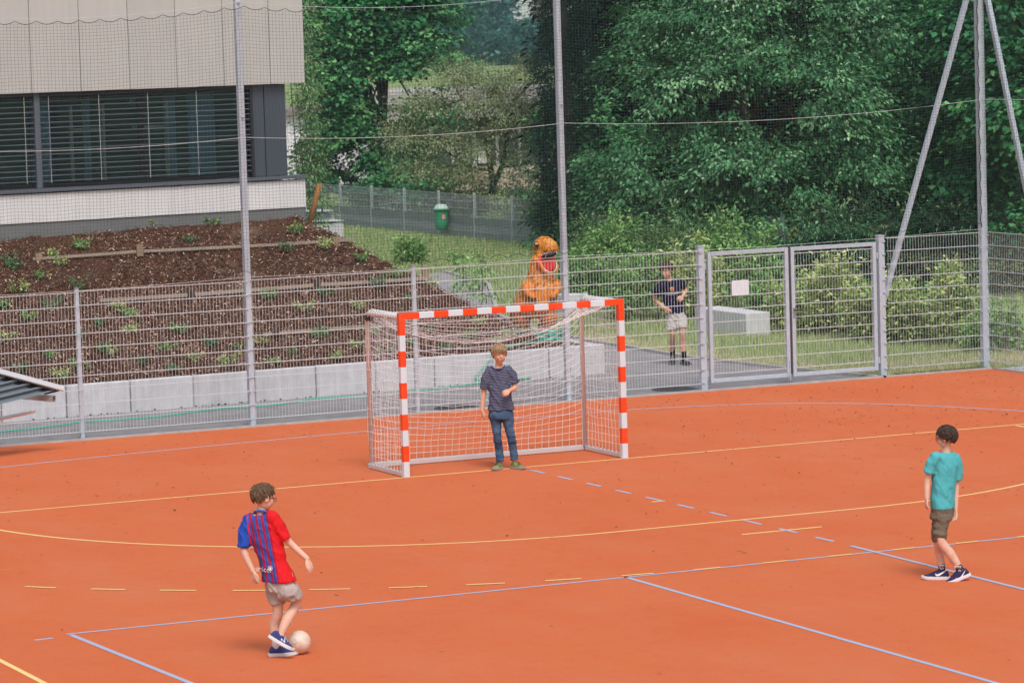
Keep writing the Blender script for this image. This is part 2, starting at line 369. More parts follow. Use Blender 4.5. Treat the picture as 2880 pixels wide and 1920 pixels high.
# ================================================================== RETAINING WALL
WA, WB = Vector((-3.9, 9.99, 0)), Vector((6.42, 10.50, 0)); wd = (WB-WA).normalized(); wn = Vector((wd.y, -wd.x, 0)); wn = wn if wn.y < 0 else -wn
WALL = thing('retaining_wall', 'low pale grey concrete retaining wall along the foot of the mulched bank', 'wall', (1.2, 10.25, 0))
src = None
for i in range(-4, 13):
    x1 = WB-wd*(i*1.03 if i >= 0 else 0); 
    if i < 0: continue
    x0 = x1-wd*1.015; c = (x0+x1)/2-wn*.06
    rot = Matrix.Rotation(math.atan2(wd.y, wd.x), 3, 'Z'); dz = random.uniform(-.002, .002)
    MB().box((c.x, c.y, .215+dz), (1.012, .12, .52), rot, bev=.016).build('concrete_block', CONC, WALL)
for i in range(3):                                                   # the return running back from the corner
    y0 = 10.62+i*1.03; MB().box((6.36-.02*i, y0+.5, .205), (.12, 1.015, .50), None, bev=.012).build('concrete_block', CONC, WALL)
mb = MB()
for i in range(90):                                                 # crumbs of soil along the foot of the wall
    p = WA+wd*random.uniform(-2, 10.3)+wn*random.uniform(.0, .07); s = random.uniform(.008, .02); mb.box((p.x, p.y, s*.3), (s*1.6, s, s*.8), Matrix.Rotation(random.uniform(0, 3), 3, 'Z'))
tag(mb.build('soil_crumbs', mat('soil', (.07, .045, .035), .95)), 'dark soil crumbs along the foot of the retaining wall', 'soil', kind='stuff')

# ================================================================== MULCHED BANK
BK = (-0.0203, 0.3502, -3.14)
def bank_z(x, y): return BK[0]*x+BK[1]*y+BK[2]
BN = Vector((-BK[0], -BK[1], 1)); BO = Vector((0, 0, BK[2]))
def bank(u, v): return hit(u, v, BO, BN)
def bank_right(y): return 5.41+(3.74-5.41)*(y-11.13)/(15.38-11.13)
def wall_y(x): return WA.y+(x-WA.x)*wd.y/wd.x+.11
def bank_h(x, y):
    """height of the mulch, including the right flank"""
    e = x-bank_right(y); z = bank_z(x, y) if y > wall_y(x) else .44
    if e > 0: z = max(bank_z(bank_right(y), y)-e*.85-.04*e, .42 if y < 13.3 else .0)
    return z
NX, NY = 150, 80; vs = []; fs = []
for j in range(NY+1):
    for i in range(NX+1):
        v_ = j/NY; x = -10+i/NX*(16.9 if v_ < .4 else 16.9); y = wall_y(x)+v_*(16.5-wall_y(x))
        x = min(x, 6.28) if y < 13.4 else x
        z = bank_h(x, y)+.045*fbm(x, y, 0, 1.6)+.018*fbm(x, y, 3, 7)
        if j == 0: z = .42
        vs.append((x, y, z))
for j in range(NY):
    for i in range(NX): a = j*(NX+1)+i; fs.append((a, a+1, a+NX+2, a+NX+1))
m, t, b = node_mat('mulch', .97, .1); n = N(t); vec, *_ = n.obj()
f1 = n.noise(vec, 55, 4, .7, (1, .6, 1)); f2 = n.noise(vec, 1.1, 4, .6)
c = n.ramp(f1, [(.38, (.022, .010, .006)), (.52, (.095, .040, .024)), (.66, (.28, .16, .105))])
c = n.mix(n.ramp(f2, [(.56, (0, 0, 0)), (.74, (.75, .75, .75))]), c, (.24, .175, .13)); t.links.new(c, b.inputs['Base Color']); n.bump(f1, .9, b, .03)
me = bpy.data.meshes.new('bank'); me.from_pydata(vs, [], fs); me.update(); o = link('bank', me, m, None, True); o['kind'] = 'structure'
# bark chips
k = 120000; x = rng.uniform(-6.5, 6.2, k); y = rng.uniform(9.9, 16.3, k)
ok = np.array([wall_y(a)+.02 < c_ and a < bank_right(c_)+.5 and a < 6.2 for a, c_ in zip(x, y)]); x, y = x[ok], y[ok]; k = len(x)
bare = np.array([fbm(a, c_, 9, .75) for a, c_ in zip(x, y)]); up = np.clip((y-13.2)/3, 0, 1)
ok = rng.uniform(0, 1, k) > np.clip(bare*2.6*up+.35*up, 0, .93); x, y = x[ok], y[ok]; k = len(x)
z = np.array([bank_h(a, c_) for a, c_ in zip(x, y)])+rng.uniform(.0, .05, k)+.03*np.array([fbm(a, c_, 0, 1.6) for a, c_ in zip(x, y)])
def chips(P, lmin, lmax, tilt=.5):
    k = len(P); d = rng.normal(0, 1, (k, 3)); d[:, 2] *= tilt; d /= np.linalg.norm(d, axis=1, keepdims=True)
    u = rng.normal(0, .5, (k, 3)); u[:, 2] += 1; s = np.cross(d, u); s /= np.linalg.norm(s, axis=1, keepdims=True); u = np.cross(s, d)
    L_ = rng.uniform(lmin, lmax, k)[:, None]; W_ = L_*rng.uniform(.14, .34, k)[:, None]
    V = np.stack([P-d*L_, P-s*W_+u*W_*.4, P+d*L_, P+s*W_-u*W_*.3], 1).reshape(-1, 3)
    return V, np.arange(k*4).reshape(-1, 4)
V, F = chips(np.stack([x, y, z], 1), .010, .040)
pal = np.array([[.030, .012, .008], [.098, .038, .023], [.20, .088, .055], [.41, .24, .165], [.66, .48, .37]])
ci = rng.choice(5, k, p=[.22, .27, .23, .18, .10]); lowb = (y < 13.2) & (rng.uniform(0, 1, k) < .30); ci[lowb] = np.minimum(ci[lowb]+1, 4); tint = np.repeat(pal[ci], 4, 0)
o = link('bark_chips', np_mesh('bark_chips', V, F, tint), mat('bark_chip', (.1, .05, .03), .9, attr=True)); tag(o, 'reddish brown bark mulch chips covering the planted bank', 'mulch', kind='stuff')
# timber edging boards with stakes
WOOD = mat('weathered_board', (.36, .29, .235), .85, var=.22, vscale=3, bump=.4, bscale=30, stretch=(1, 12, 12)); WOOD2 = mat('stake_wood', (.30, .21, .14), .9, var=.25, vscale=8)
WOODD = mat('dark_stake', (.07, .05, .04), .9, var=.25, vscale=8)
def plank_row(label, pts, stakes, h, drop=0.0, dark=False):
    th = thing('timber_edging', label, 'edging', pts[0])
    P = [Vector(p) for p in pts]
    for a, c_ in zip(P[:-1], P[1:]):
        mb = MB(); mb.bar(a+Vector((0, 0, h*.3)), c_+Vector((0, 0, h*.3)), .035, h); mb.build('board', WOOD, th)
    for q, hh, dk in stakes:
        q = Vector(q); MB().box((q.x, q.y-.035, q.z+.03), (.11, .05, hh), Matrix.Rotation(random.uniform(-.1, .1), 3, 'Y'), bev=.004).build('stake', WOODD if dk else WOOD2, th)
plank_row('upper timber board edging with stakes across the mulched bank', [(-1.85, 14.75, 2.10), (0.0, 14.83, 2.12), (1.94, 14.95, 2.10), (3.6, 15.03, 2.10), (3.97, 15.07, 2.11)],
          [((-1.75, 14.76, 2.10), .15, 0), ((0, 14.83, 2.12), .2, 0), ((1.9, 14.95, 2.10), .2, 0), ((3.58, 15.03, 2.08), .16, 0)], .045)
plank_row('middle timber board edging across the mulched bank', [(-1.3, 13.02, 1.48), (.25, 13.05, 1.48), (2.51, 13.22, 1.50), (4.62, 13.32, 1.49)],
          [((.25, 13.05, 1.47), .15, 1), ((2.5, 13.22, 1.50), .17, 1), ((4.5, 13.36, 1.58), .2, 0)], .055)
plank_row('lowest short timber board edging half buried in the mulched bank', [(.9, 11.5, .90), (2.25, 11.55, .91), (2.95, 11.6, .90)], [((1.1, 11.5, .9), .1, 1)], .055)

# ================================================================== SCHOOL BUILDING
BC = Vector((3.55, 16.27, 2.5)); bd = Vector((-.99402, -.10915, 0)); bn = Vector((.10915, -.99402, 0))   # corner, direction to the left, outward normal
BR = Matrix.Rotation(math.atan2(-bd.y, -bd.x), 3, 'Z')
def FP(s, z, out=0.0): q = BC+bd*s+bn*out; return Vector((q.x, q.y, z))
BLD = thing('school_building', 'school building with beige panel facade above a dark ribbon window with blinds', 'building', (BC.x, BC.y, 0))
def fbox(s0, s1, z0, z1, o0, o1, name, m, parent=BLD, bev=0.0):
    c = FP((s0+s1)/2, (z0+z1)/2, (o0+o1)/2); return MB().box(c, (abs(s1-s0), abs(o1-o0), z1-z0), BR, bev=bev).build(name, m, parent)
FAC = vary(mat('facade_panel', (.50, .48, .455), .75, var=.035, vscale=1.2, spec=.3), .035, .06)
js = [-.07, .60, 1.48, 2.37, 3.25, 4.14, 5.03, 5.92, 6.8, 7.7, 8.6]
for a, c_ in zip(js[:-1], js[1:]): fbox(a+.006, c_-.006, 4.80, 8.6, -.06, 0, 'facade_panel', FAC)
fbox(-.02, 8.6, 4.83, 8.58, -.4, -.065, 'upper_wall', mat('dark_backing', (.03, .03, .032), .9))
WHT = vary(mat('white_render', (.70, .69, .69), .9, var=.05, vscale=1.5, bump=.1, bscale=120), .0, .10)
fbox(0, 8.6, 2.655, 3.13, -.3, 0, 'plinth_wall', WHT)
fbox(.0, 8.6, 1.6, 2.652, -.3, -.02, 'foundation', mat('foundation', (.16, .165, .165), .9, var=.1, vscale=3))
SL = mat('slate_metal', (.060, .072, .095), .45, var=.05, vscale=3, spec=.5); SLL = mat('slate_frame', (.10, .115, .14), .45, spec=.5); SLD = mat('dark_frame', (.02, .022, .027), .5)
fbox(-.03, 8.6, 3.155, 3.21, -.3, .05, 'window_sill', SLL)
for a, c_ in ((.27, .675), (.69, .90)): fbox(a, c_, 3.215, 4.79, -.5, -.12, 'cladding_panel', SL, bev=.004)
fbox(.905, .96, 3.215, 4.79, -.3, -.10, 'window_frame', SLD)
for a, c_, m_ in ((4.87, 4.97, SLL), (2.93, 3.03, SLD)): fbox(a, c_, 3.215, 4.79, -.24, -.08 if m_ is SLL else -.2, 'window_frame', m_)
fbox(.97, 8.6, 4.70, 4.79, -.24, -.18, 'window_frame', SLD); fbox(.97, 8.6, 3.215, 3.29, -.24, -.18, 'window_frame', SLD)
# glass
m = bpy.data.materials.new('window_glass'); m.use_nodes = True; t = m.node_tree; t.nodes.clear()
out = t.nodes.new('ShaderNodeOutputMaterial'); tr = t.nodes.new('ShaderNodeBsdfTransparent'); tr.inputs[0].default_value = (.66, .78, .86, 1)
gl = t.nodes.new('ShaderNodeBsdfGlossy'); gl.inputs['Roughness'].default_value = .02; gl.inputs[0].default_value = (.6, .8, .95, 1)
fr = t.nodes.new('ShaderNodeFresnel'); fr.inputs[0].default_value = 1.5; mx = t.nodes.new('ShaderNodeMixShader')
t.links.new(fr.outputs[0], mx.inputs[0]); t.links.new(tr.outputs[0], mx.inputs[1]); t.links.new(gl.outputs[0], mx.inputs[2]); t.links.new(mx.outputs[0], out.inputs[0]); GLASS = m
for a, c_ in ((.96, 2.93), (3.03, 4.87), (4.97, 6.9), (6.95, 8.6)): fbox(a, c_, 3.29, 4.70, -.215, -.205, 'window_pane', GLASS)
# venetian blinds outside the glass: every slat its own piece
SLAT = mat('blind_slat', (.155, .185, .225), .4, metal=.4, spec=.5)
for a, c_ in ((.97, 4.86), (4.98, 8.6)):
    bl_ = fbox(a, c_, 4.735, 4.788, -.16, -.08, 'blind', SLD)
    tilt = BR @ Matrix.Rotation(R(14), 3, 'X'); mb = MB(); c0 = FP((a+c_)/2, 0, -.12)
    first = None
    for i in range(16):
        z = 4.655-i*.0885; slx = Matrix.Rotation(random.uniform(-.0012, .0012), 3, 'Y')
        mb = MB(); mb.box((c0.x, c0.y, z), (c_-a, .058, .004), tilt @ slx); mb.build('slat', SLAT, bl_)
    for s in ((1.99, 2.90, 3.80, 4.71) if a < 2 else (5.15, 6.3, 7.4)): MB().tube([FP(s, 4.73, -.075), FP(s, 3.30, -.075)], .0045, 5).build('cord', mat('cord', (.55, .56, .56), .6), bl_)
# room behind the glass
RM = mat('room_wall', (.10, .12, .14), .9, var=.15, vscale=.8); RMF = mat('room_floor', (.18, .14, .10), .6)
fbox(.3, 8.6, 2.5, 2.55, -6, -.3, 'room_floor', RMF); fbox(.3, 8.6, 4.9, 4.95, -6, -.4, 'room_ceiling', RM); fbox(.3, 8.6, 2.55, 4.9, -6.1, -6, 'room_wall', RM); fbox(.2, .28, 2.55, 4.9, -6, -.5, 'room_wall', RM)
TIM = mat('light_timber', (.75, .62, .42), .7, var=.15, vscale=4); TEAL = mat('curtain', (.33, .46, .48), .9, var=.12, vscale=2)
for s in (4.17, 3.58, 2.40): fbox(s-.025, s+.025, 2.6, 4.55, -.45, -.40, 'timber_post', TIM)
fbox(2.42, 3.05, 4.12, 4.17, -.45, -.40, 'timber_rail', TIM); fbox(3.6, 4.16, 4.12, 4.17, -.45, -.40, 'timber_rail', TIM)
for s, w_ in ((3.75, .12), (2.2, .2), (1.6, .5), (4.6, .35), (5.5, .1)): fbox(s-w_/2, s+w_/2, 2.6, 4.7, -.75, -.70, 'curtain', TEAL)  # teal upright strips standing behind the glass
for s in (4.1, 2.45, 5.6): MB().tube([FP(s-.1, 4.62, -1.6), FP(s+.25, 4.60, -1.2)], .02, 6).build('ceiling_lamp', mat('lamp_white', (.8, .8, .8), .5), BLD)
# ================================================================== BALL-STOP FENCE
m, t, b = node_mat('galvanised', .5, .5); n = N(t); vec, *_ = n.obj()
f = n.noise(vec, 14, 5, .7); c = n.ramp(f, [(.3, (.40, .455, .52)), (.7, (.52, .58, .655))]); t.links.new(c, b.inputs['Base Color']); b.inputs['Metallic'].default_value = .1
GALV = m
WIRE = mat('galvanised_wire', (.60, .63, .66), .5, metal=.1)
FY = 7.0
def ztop(x): return 2.10+.0055*(x+3.56)
FENCE = thing('mesh_fence', 'galvanised double bar mesh fence along the back of the orange court', 'fence', (1.6, FY, 0))
POSTX = [-6.1, -3.56, -.98, 1.62, 4.10, 6.36]
def panel(parent, a, b_, z0, zt, name='wire_panel', pitch=.05, hstep=.2):
    a, b_ = Vector(a), Vector(b_); d = (b_-a); ln = d.length; d.normalize(); nrm = Vector((-d.y, d.x, 0))
    k = max(2, int(ln/pitch)); xs = (np.arange(k)+.5)*ln/k
    paths = np.array([[[*(a+d*x).xy, z0-.02], [*(a+d*x).xy, zt+.012]] for x in xs])
    V, F = strands(paths, .0029, 4); o = link(name, np_mesh(name, V, F), WIRE, parent)
    nz = int(round((zt-z0)/hstep)); first = None
    for i in range(nz+1):
        z = z0+(zt-z0)*i/nz; mb = MB()
        for s in (-1, 1): mb.bar(a+nrm*(s*.0075)+Vector((0, 0, z)), b_+nrm*(s*.0075)+Vector((0, 0, z)), .008, .009)
        mb.build('horizontal_bar', WIRE, o)
    return o
def clips(parent, x, y, zs, dx=0.0):
    for z in zs: MB().box((x+dx, y-.038, z), (.022, .012, .022), None, bev=.004).build('clip', GALV, parent)
for a, c_ in zip(POSTX[:-1], POSTX[1:]):
    zt = (ztop(a)+ztop(c_))/2; panel(FENCE, (a+.02, FY-.012, 0), (c_-.02, FY-.012, 0), .10, zt-.012)
for x in (-6.1, -3.56, 1.62):
    o = MB().box((x, FY+.03, ztop(x)/2+.02), (.06, .06, ztop(x)+.03), bev=.005).build('post', GALV, FENCE)
    MB().box((x, FY+.03, ztop(x)+.042), (.066, .066, .014)).build('cap', mat('post_cap', (.25, .26, .28), .6), o)
    clips(FENCE, x, FY, [.3+.4*i for i in range(5)])
panel(FENCE, (9.67, FY-.012, 0), (11.40, FY-.012, 0), .12, ztop(10.5)-.012)
# right hand fence running forward from the corner
RF = thing('mesh_fence', 'galvanised mesh fence running forward from the corner pole at the right edge', 'fence', (11.5, 5.5, 0))
panel(RF, (11.5, 6.92, 0), (11.5, 4.5, 0), .12, ztop(11.4)-.012); panel(RF, (11.5, 4.42, 0), (11.5, 2.0, 0), .12, ztop(11.4)-.012)
for y in (4.46, 1.96): MB().box((11.53, y, 1.09), (.06, .06, 2.2), bev=.005).build('post', GALV, RF)
# tall net poles
def pole(x, label, wx=.085, top=6.3):
    th = thing('net_pole', label, 'pole', (x, FY, 0))
    MB().box((x, FY+.05, top/2), (wx, .10, top), bev=.006).build('shaft', GALV, th)
    clips(th, x, FY+.03, [.3+.4*i for i in range(5)], .0)
    for z in (4.46, top-.2): MB().tube([(x-.02, FY-.02, z), (x+.02, FY-.02, z)], .012, 6).build('eye_bolt', GALV, th)
    return th
pole(-.98, 'tall galvanised net pole in front of the school building'); pole(4.10, 'tall galvanised net pole behind the goal beside the dinosaur costume', .08)
CP = thing('net_pole', 'thick corner net pole with two slanted struts at right', 'pole', (11.45, FY, 0))
MB().box((11.455, FY, 3.15), (.115, .115, 6.3), bev=.008).build('shaft', GALV, CP)
MB().bar((11.40, FY+.05, 6.25), (9.61, FY+.10, 1.02), .07, .07).build('strut', GALV, CP)
MB().bar((11.50, FY-.06, 6.25), (11.56, FY-1.75, 1.02), .07, .07).build('strut', GALV, CP)
for i in range(11): MB().box((11.395, FY-.02, .12+.2*i), (.03, .035, .02)).build('clip', GALV, CP)
for i in range(11): MB().box((11.50, FY-.065, .12+.2*i), (.035, .02, .02)).build('clip', GALV, CP)
# gate posts and two leaves
for x, lab in ((6.39, 'left hinge post of the double gate, beside the running boy'), (9.575, 'right hinge post of the double gate, where the strut ends')):
    th = thing('gate_post', lab, 'post', (x, FY, 0)); MB().box((x, FY+.02, 1.10), (.105, .105, 2.2), bev=.006).build('shaft', GALV, th)
    MB().box((x, FY+.02, 2.21), (.115, .115, .02)).build('cap', GALV, th)
    sx = -1 if x < 8 else 1
    for i in range(11): MB().box((x+sx*.03, FY-.04, .12+.2*i), (.05, .02, .022)).build('clip', GALV, th)
    for z in (.25, 1.9): MB().tube([(x-sx*.07, FY, z-.05), (x-sx*.07, FY, z+.05)], .016, 8).build('hinge', GALV, th)
def leaf(x0, x1, label, z0=.10):
    th = thing('gate_leaf', label, 'gate', (x0, FY, 0)); zt = 2.115
    for x in (x0+.03, x1-.03): MB().box((x, FY, (z0+zt)/2), (.06, .06, zt-z0), bev=.004).build('frame_upright', GALV, th)
    for z in (z0+.03, zt-.03): MB().box(((x0+x1)/2, FY, z), (x1-x0-.122, .056, .06), bev=.004).build('frame_rail', GALV, th)
    panel(th, (x0+.06, FY-.005, 0), (x1-.06, FY-.005, 0), z0+.14, zt-.10)
    return th
L1 = leaf(6.50, 7.905, 'left leaf of the double mesh gate, carrying the white sign')
L2 = leaf(7.95, 9.475, 'right leaf of the double mesh gate, with the black lever handle')
DK = mat('black_plastic', (.02, .02, .022), .4)
MB().box((7.9275, FY-.0, 1.15), (.03, .03, 2.0)).build('stop_strip', mat('dark_gap', (.05, .05, .055), .7), L1)
h = MB().box((7.98, FY-.036, 1.10), (.035, .012, .16), bev=.004).build('lock_plate', mat('lock_plate', (.40, .41, .43), .4, metal=.6), L2)
MB().tube([(7.98, FY-.04, 1.14), (7.98, FY-.08, 1.14), (8.005, FY-.085, 1.14), (8.105, FY-.085, 1.13)], .010, 8).build('handle', DK, h)
MB().tube([(7.885, FY-.04, .05), (7.885, FY-.04, .36)], .009, 6).build('drop_bolt', GALV, L1)
# sign on the gate: white card with faint rows of grey print
SG = thing('sign', 'small white paper sign fixed to the left gate leaf', 'sign', (7.22, FY-.03, 1.6))
sc = DY(2082, 809, FY-.03)
m, t, b = node_mat('sign_print', .6, .3); n = N(t); vec, ox, oy, oz = n.obj()
z0 = n.m('MULTIPLY', n.m('ADD', oz, .30), 32.0); fr_ = n.m('FRACT', z0); row = n.m('LESS_THAN', fr_, .42)
wv = n.noise(vec, 160, 2, .5, (1, 1, .05)); ink = n.m('MULTIPLY', n.m('MULTIPLY', row, n.m('GREATER_THAN', wv, .47)), .42)
t.links.new(n.mix(ink, (.70, .74, .80), (.25, .25, .27)), b.inputs['Base Color'])
SG.location = sc
MB().box(sc, (.30, .006, .235)).build('board', m, SG)
for dx in (-.14, .14):
    for dz in (-.105, .105): MB().box((sc.x+dx, sc.y-.004, sc.z+dz), (.01, .006, .01)).build('fixing', GALV, SG)

# ================================================================== BALL-STOP NET
NETM = mat('net_cord', (.075, .08, .08), .8, spec=.2); CAB = mat('steel_cable', (.62, .62, .62), .45, metal=.3); ROPE = mat('net_rope', (.03, .035, .035), .8)
NY0 = FY-.06; XA, XB = -6.05, 11.42
poles_x = [-6.0, -.98, 4.10, 11.45]
def sagx(x):
    for a, c_ in zip(poles_x[:-1], poles_x[1:]):
        if a <= x <= c_: q = (x-a)/(c_-a); return 4*q*(1-q)*(c_-a)/5.0
    return 0.0
def net_pt(x, q):
    """x along the fence, q 0 bottom .. 1 top"""
    zb = ztop(x)+.10+(.03*abs(math.sin(math.pi*(x-.02)/.30)) if q < .004 else .028); zt = 6.02-.13*sagx(x)+.006*x
    z = zb+(zt-zb)*q; w1 = noise.noise(Vector((x*.55, z*.5, 0))); w2 = noise.noise(Vector((x*1.7, z*1.3, 5))); w3 = noise.noise(Vector((x*.9, z*.8, 9)))
    e = min(1, q*9)*min(1, (1-q)*9)
    return (x+e*(.035*w1+.012*w2), NY0+e*.05*w3, z+e*(.03*w2+.05*noise.noise(Vector((x*.4, z*.9, 12))))-.03*sagx(x)*q*(1-q))
xs = np.arange(XA, XB, .052); nh = 77
qs = np.linspace(0.006, 1, 26); vert = np.array([[net_pt(x, q) for q in qs] for x in xs])
xs2 = np.linspace(XA, XB, 170); hor = np.array([[net_pt(x, q) for x in xs2] for q in np.linspace(0.006, 1, nh)])
NET = thing('ball_stop_net', 'dark ball stop netting hung between the tall poles above the fence', 'net', (2.7, NY0, 2.2))
V, F = join_vf([strands(vert, .0017, 3), strands(hor, .0017, 3)]); o = link('netting', np_mesh('netting', V, F), NETM, NET); o['kind'] = 'stuff'
xr = np.arange(XA, XB, .03)
scal = np.array([[(x, NY0-.005, ztop(x)+.075+.055*abs(math.sin(math.pi*(x-.02)/.31))) for x in xr]])
top = np.array([[(x, NY0-.005, 6.06-.13*sagx(x)+.006*x-.045*abs(math.sin(math.pi*(x-.02)/.31))) for x in xr]])
V, F = strands(scal, .0045, 5); link('bottom_rope', np_mesh('bottom_rope', V, F), ROPE, NET)
V, F = strands(top, .0042, 5); link('top_rope', np_mesh('top_rope', V, F), ROPE, NET)
hk = None
for i, x in enumerate(np.arange(.02-19*.31, XB, .31)):
    for z, s in ((6.055-.13*sagx(x)+.006*x, 1), (ztop(x)+.05, -1)):
        mb = MB(); mb.tube([(x, NY0-.006, z), (x+.004, NY0-.006, z+.028), (x+.014, NY0-.006, z+.045), (x+.012, NY0-.006, z+.06)], .0035, 4); mb.build('hook', GALV, NET)
cab = np.array([[(x, NY0-.012, 6.115-.15*sagx(x)+.006*x) for x in np.linspace(XA, XB, 160)]]); V, F = strands(cab, .003, 5); link('top_cable', np_mesh('top_cable', V, F), CAB, NET)
mz = [(-6.0, DY(0, 416, FY).z+.03), (-.98, DY(690, 386, FY).z), (4.10, DY(1581, 346, FY).z), (11.45, DY(2745, 280, FY).z)]
def midz(x):
    for (a, za), (c_, zc) in zip(mz[:-1], mz[1:]):
        if a <= x <= c_: q = (x-a)/(c_-a); return za+(zc-za)*q-.09*sagx(x)
    return mz[-1][1]
cab = np.array([[(x, NY0-.02, midz(x)) for x in np.linspace(-6, 11.4, 160)]]); V, F = strands(cab, .0036, 5); link('middle_cable', np_mesh('middle_cable', V, F), CAB, NET)
cab = np.array([[(x, NY0-.012, ztop(x)+.045-.035*sagx(x)) for x in np.linspace(-6.1, 11.4, 160)]]); V, F = strands(cab, .003, 5); link('bottom_cable', np_mesh('bottom_cable', V, F), CAB, NET)
# lashing of the net to the corner pole
V, F = strands(np.array([[(11.385+.012*math.sin(z*23), NY0-.01, z) for z in np.linspace(2.25, 6.2, 140)]]), .007, 4); link('lashing', np_mesh('lashing', V, F), ROPE, NET)
SN = thing('ball_stop_net', 'dark ball stop netting right of the corner pole', 'net', (11.44, 6, 2.2))
def side_pt(y, q): 
    z = 2.28+3.75*q; return (11.44+.03*noise.noise(Vector((y, z*.7, 3))), y+.02*noise.noise(Vector((y, z, 8))), z+.04*noise.noise(Vector((y*.6, z, 5))))
V, F = join_vf([strands(np.array([[side_pt(y, q) for q in np.linspace(0, 1, 20)] for y in np.arange(1.9, 6.9, .05)]), .0017, 3), strands(np.array([[side_pt(y, q) for y in np.linspace(1.9, 6.92, 36)] for q in np.linspace(0, 1, 75)]), .0017, 3)])
o = link('netting', np_mesh('netting', V, F), NETM, SN); o['kind'] = 'stuff'
V, F = strands(np.array([[(11.43, y, DY(2745, 280, FY).z+.0*y) for y in np.linspace(1.9, 6.95, 20)]]), .005, 5); link('middle_cable', np_mesh('mc', V, F), CAB, SN)

# ================================================================== HANDBALL GOAL
GOAL = thing('handball_goal', 'red and white striped handball goal with white net', 'goal', (0, 0, 0))
RED = (.86, .060, .004); WH = (.64, .70, .75)
def stripes(name, axis):
    m, t, b = node_mat(name, .42, .45); n = N(t); vec, ox, oy, oz = n.obj()
    if axis == 'z':
        k = n.m('MODULO', n.m('FLOOR', n.m('DIVIDE', oz, .2)), 2.0); f = n.m('MAXIMUM', k, n.m('GREATER_THAN', oz, 1.8))
    else:
        ax = n.m('ADD', ox, 1.3); k = n.m('MODULO', n.m('FLOOR', n.m('DIVIDE', n.m('ADD', ax, 2.0), .2)), 2.0)
        f = n.m('MAXIMUM', k, n.m('GREATER_THAN', n.m('ABSOLUTE', ox), 1.3))
    d = n.noise(vec, 9, 5, .7); d2 = n.noise(vec, 60, 3, .7)
    c = n.mix(f, WH, RED); c = n.mix(n.m('MULTIPLY', n.m('MAXIMUM', n.m('SUBTRACT', d, .55), 0.0), .9), c, (.45, .30, .24))
    c = n.mix(n.m('MULTIPLY', n.m('GREATER_THAN', d2, .70), .35), c, (.4, .33, .3))
    t.links.new(c, b.inputs['Base Color']); return m
SZ, SX = stripes('striped_post', 'z'), stripes('striped_bar', 'x')
def chamfer_mitre(xs): pass
for s in (-1, 1):                                                     # posts, mitred against the crossbar
    bm = MB(); i_, o_ = s*1.5, s*1.58; y0, y1 = -.04, .04
    vs = [(i_, y0, 0), (o_, y0, 0), (o_, y1, 0), (i_, y1, 0), (i_, y0, 2.0), (o_, y0, 2.08), (o_, y1, 2.08), (i_, y1, 2.0)]
    fs = [(0, 3, 2, 1), (0, 1, 5, 4), (1, 2, 6, 5), (2, 3, 7, 6), (3, 0, 4, 7)]
    if s < 0: fs = [tuple(reversed(f_)) for f_ in fs]
    bm.add(vs, fs); o = bm.build('goal_post', SZ, GOAL)
    bv = o.modifiers.new('b', 'BEVEL'); bv.width = .006; bv.segments = 2; bv.limit_method = 'ANGLE'
mb = MB(); e = .0015
vs = [(-1.5+e, -.04, 2.0), (1.5-e, -.04, 2.0), (1.58-e, -.04, 2.08), (-1.58+e, -.04, 2.08), (-1.5+e, .04, 2.0), (1.5-e, .04, 2.0), (1.58-e, .04, 2.08), (-1.58+e, .04, 2.08)]
mb.add(vs, [(0, 1, 2, 3), (5, 4, 7, 6), (3, 2, 6, 7), (1, 0, 4, 5)]); o = mb.build('crossbar', SX, GOAL)
bv = o.modifiers.new('b', 'BEVEL'); bv.width = .006; bv.segments = 2; bv.limit_method = 'ANGLE'
ALU = mat('white_alu', (.66, .65, .66), .35, metal=.25, spec=.5); BDP = 1.18
for s in (-1, 1):
    MB().tube([(s*1.53, BDP-.03, .05), (s*1.53, BDP-.03, 1.96), (s*1.53, BDP-.06, 2.0), (s*1.53, BDP-.13, 2.02), (s*1.53, .05, 2.03)], .031, 12).build('rear_stanchion', ALU, GOAL, True)
    MB().box((s*1.55, BDP/2+.02, .035), (.055, BDP-.04, .06), bev=.006).build('side_bar', ALU, GOAL)
    for i in range(9): MB().box((s*1.55, .18+.115*i, .068), (.012, .035, .006)).build('net_clip', DK, GOAL)
MB().box((0, BDP+.0, .035), (3.04, .06, .06), bev=.006).build('rear_bar', ALU, GOAL)
CORD = mat('white_cord', (.86, .85, .86), .8, spec=.2)
def rope(s): x = -1.5+3.0*s; q = 4*s*(1-s); return Vector((x, BDP-.06-.26*q**.8, 1.985-.44*q**.75))
def back_pt(s, t_):
    """t 0..1 roof from the crossbar to the sagging rope, 1..2 back down to the rear bar"""
    s = min(max(s, 0), 1); r_ = rope(s); q = 4*s*(1-s)
    wv = Vector((.010*noise.noise(Vector((s*14, t_*9, 1))), .02*noise.noise(Vector((s*8, t_*6, 4))), .016*noise.noise(Vector((s*10, t_*9, 7)))))
    if t_ <= 1:
        a = Vector((-1.47+2.94*s, .045, 1.995)); p = a.lerp(r_, t_); p.z -= .10*math.sin(math.pi*t_)*(.35+.65*q); return p+wv*min(1, t_*4)
    u = t_-1; a = Vector((-1.5+3.0*s, BDP-.03, .075)); p = r_.lerp(a, u)
    p.y += .13*math.sin(math.pi*u)*q**.5*.35 - .10*math.sin(math.pi*min(1, u*1.02))**2*q; return p+wv*math.sin(math.pi*min(u, 1))*1.4
na, nb = 30, 31; tr_ = np.r_[np.linspace(0, 1, 12), 1+np.linspace(0, 1, 21)[1:]]
A = np.array([[back_pt(i/na, t_) for t_ in np.r_[np.linspace(0, 1, 22), 1+np.linspace(0, 1, 46)[1:]]] for i in range(na+1)])
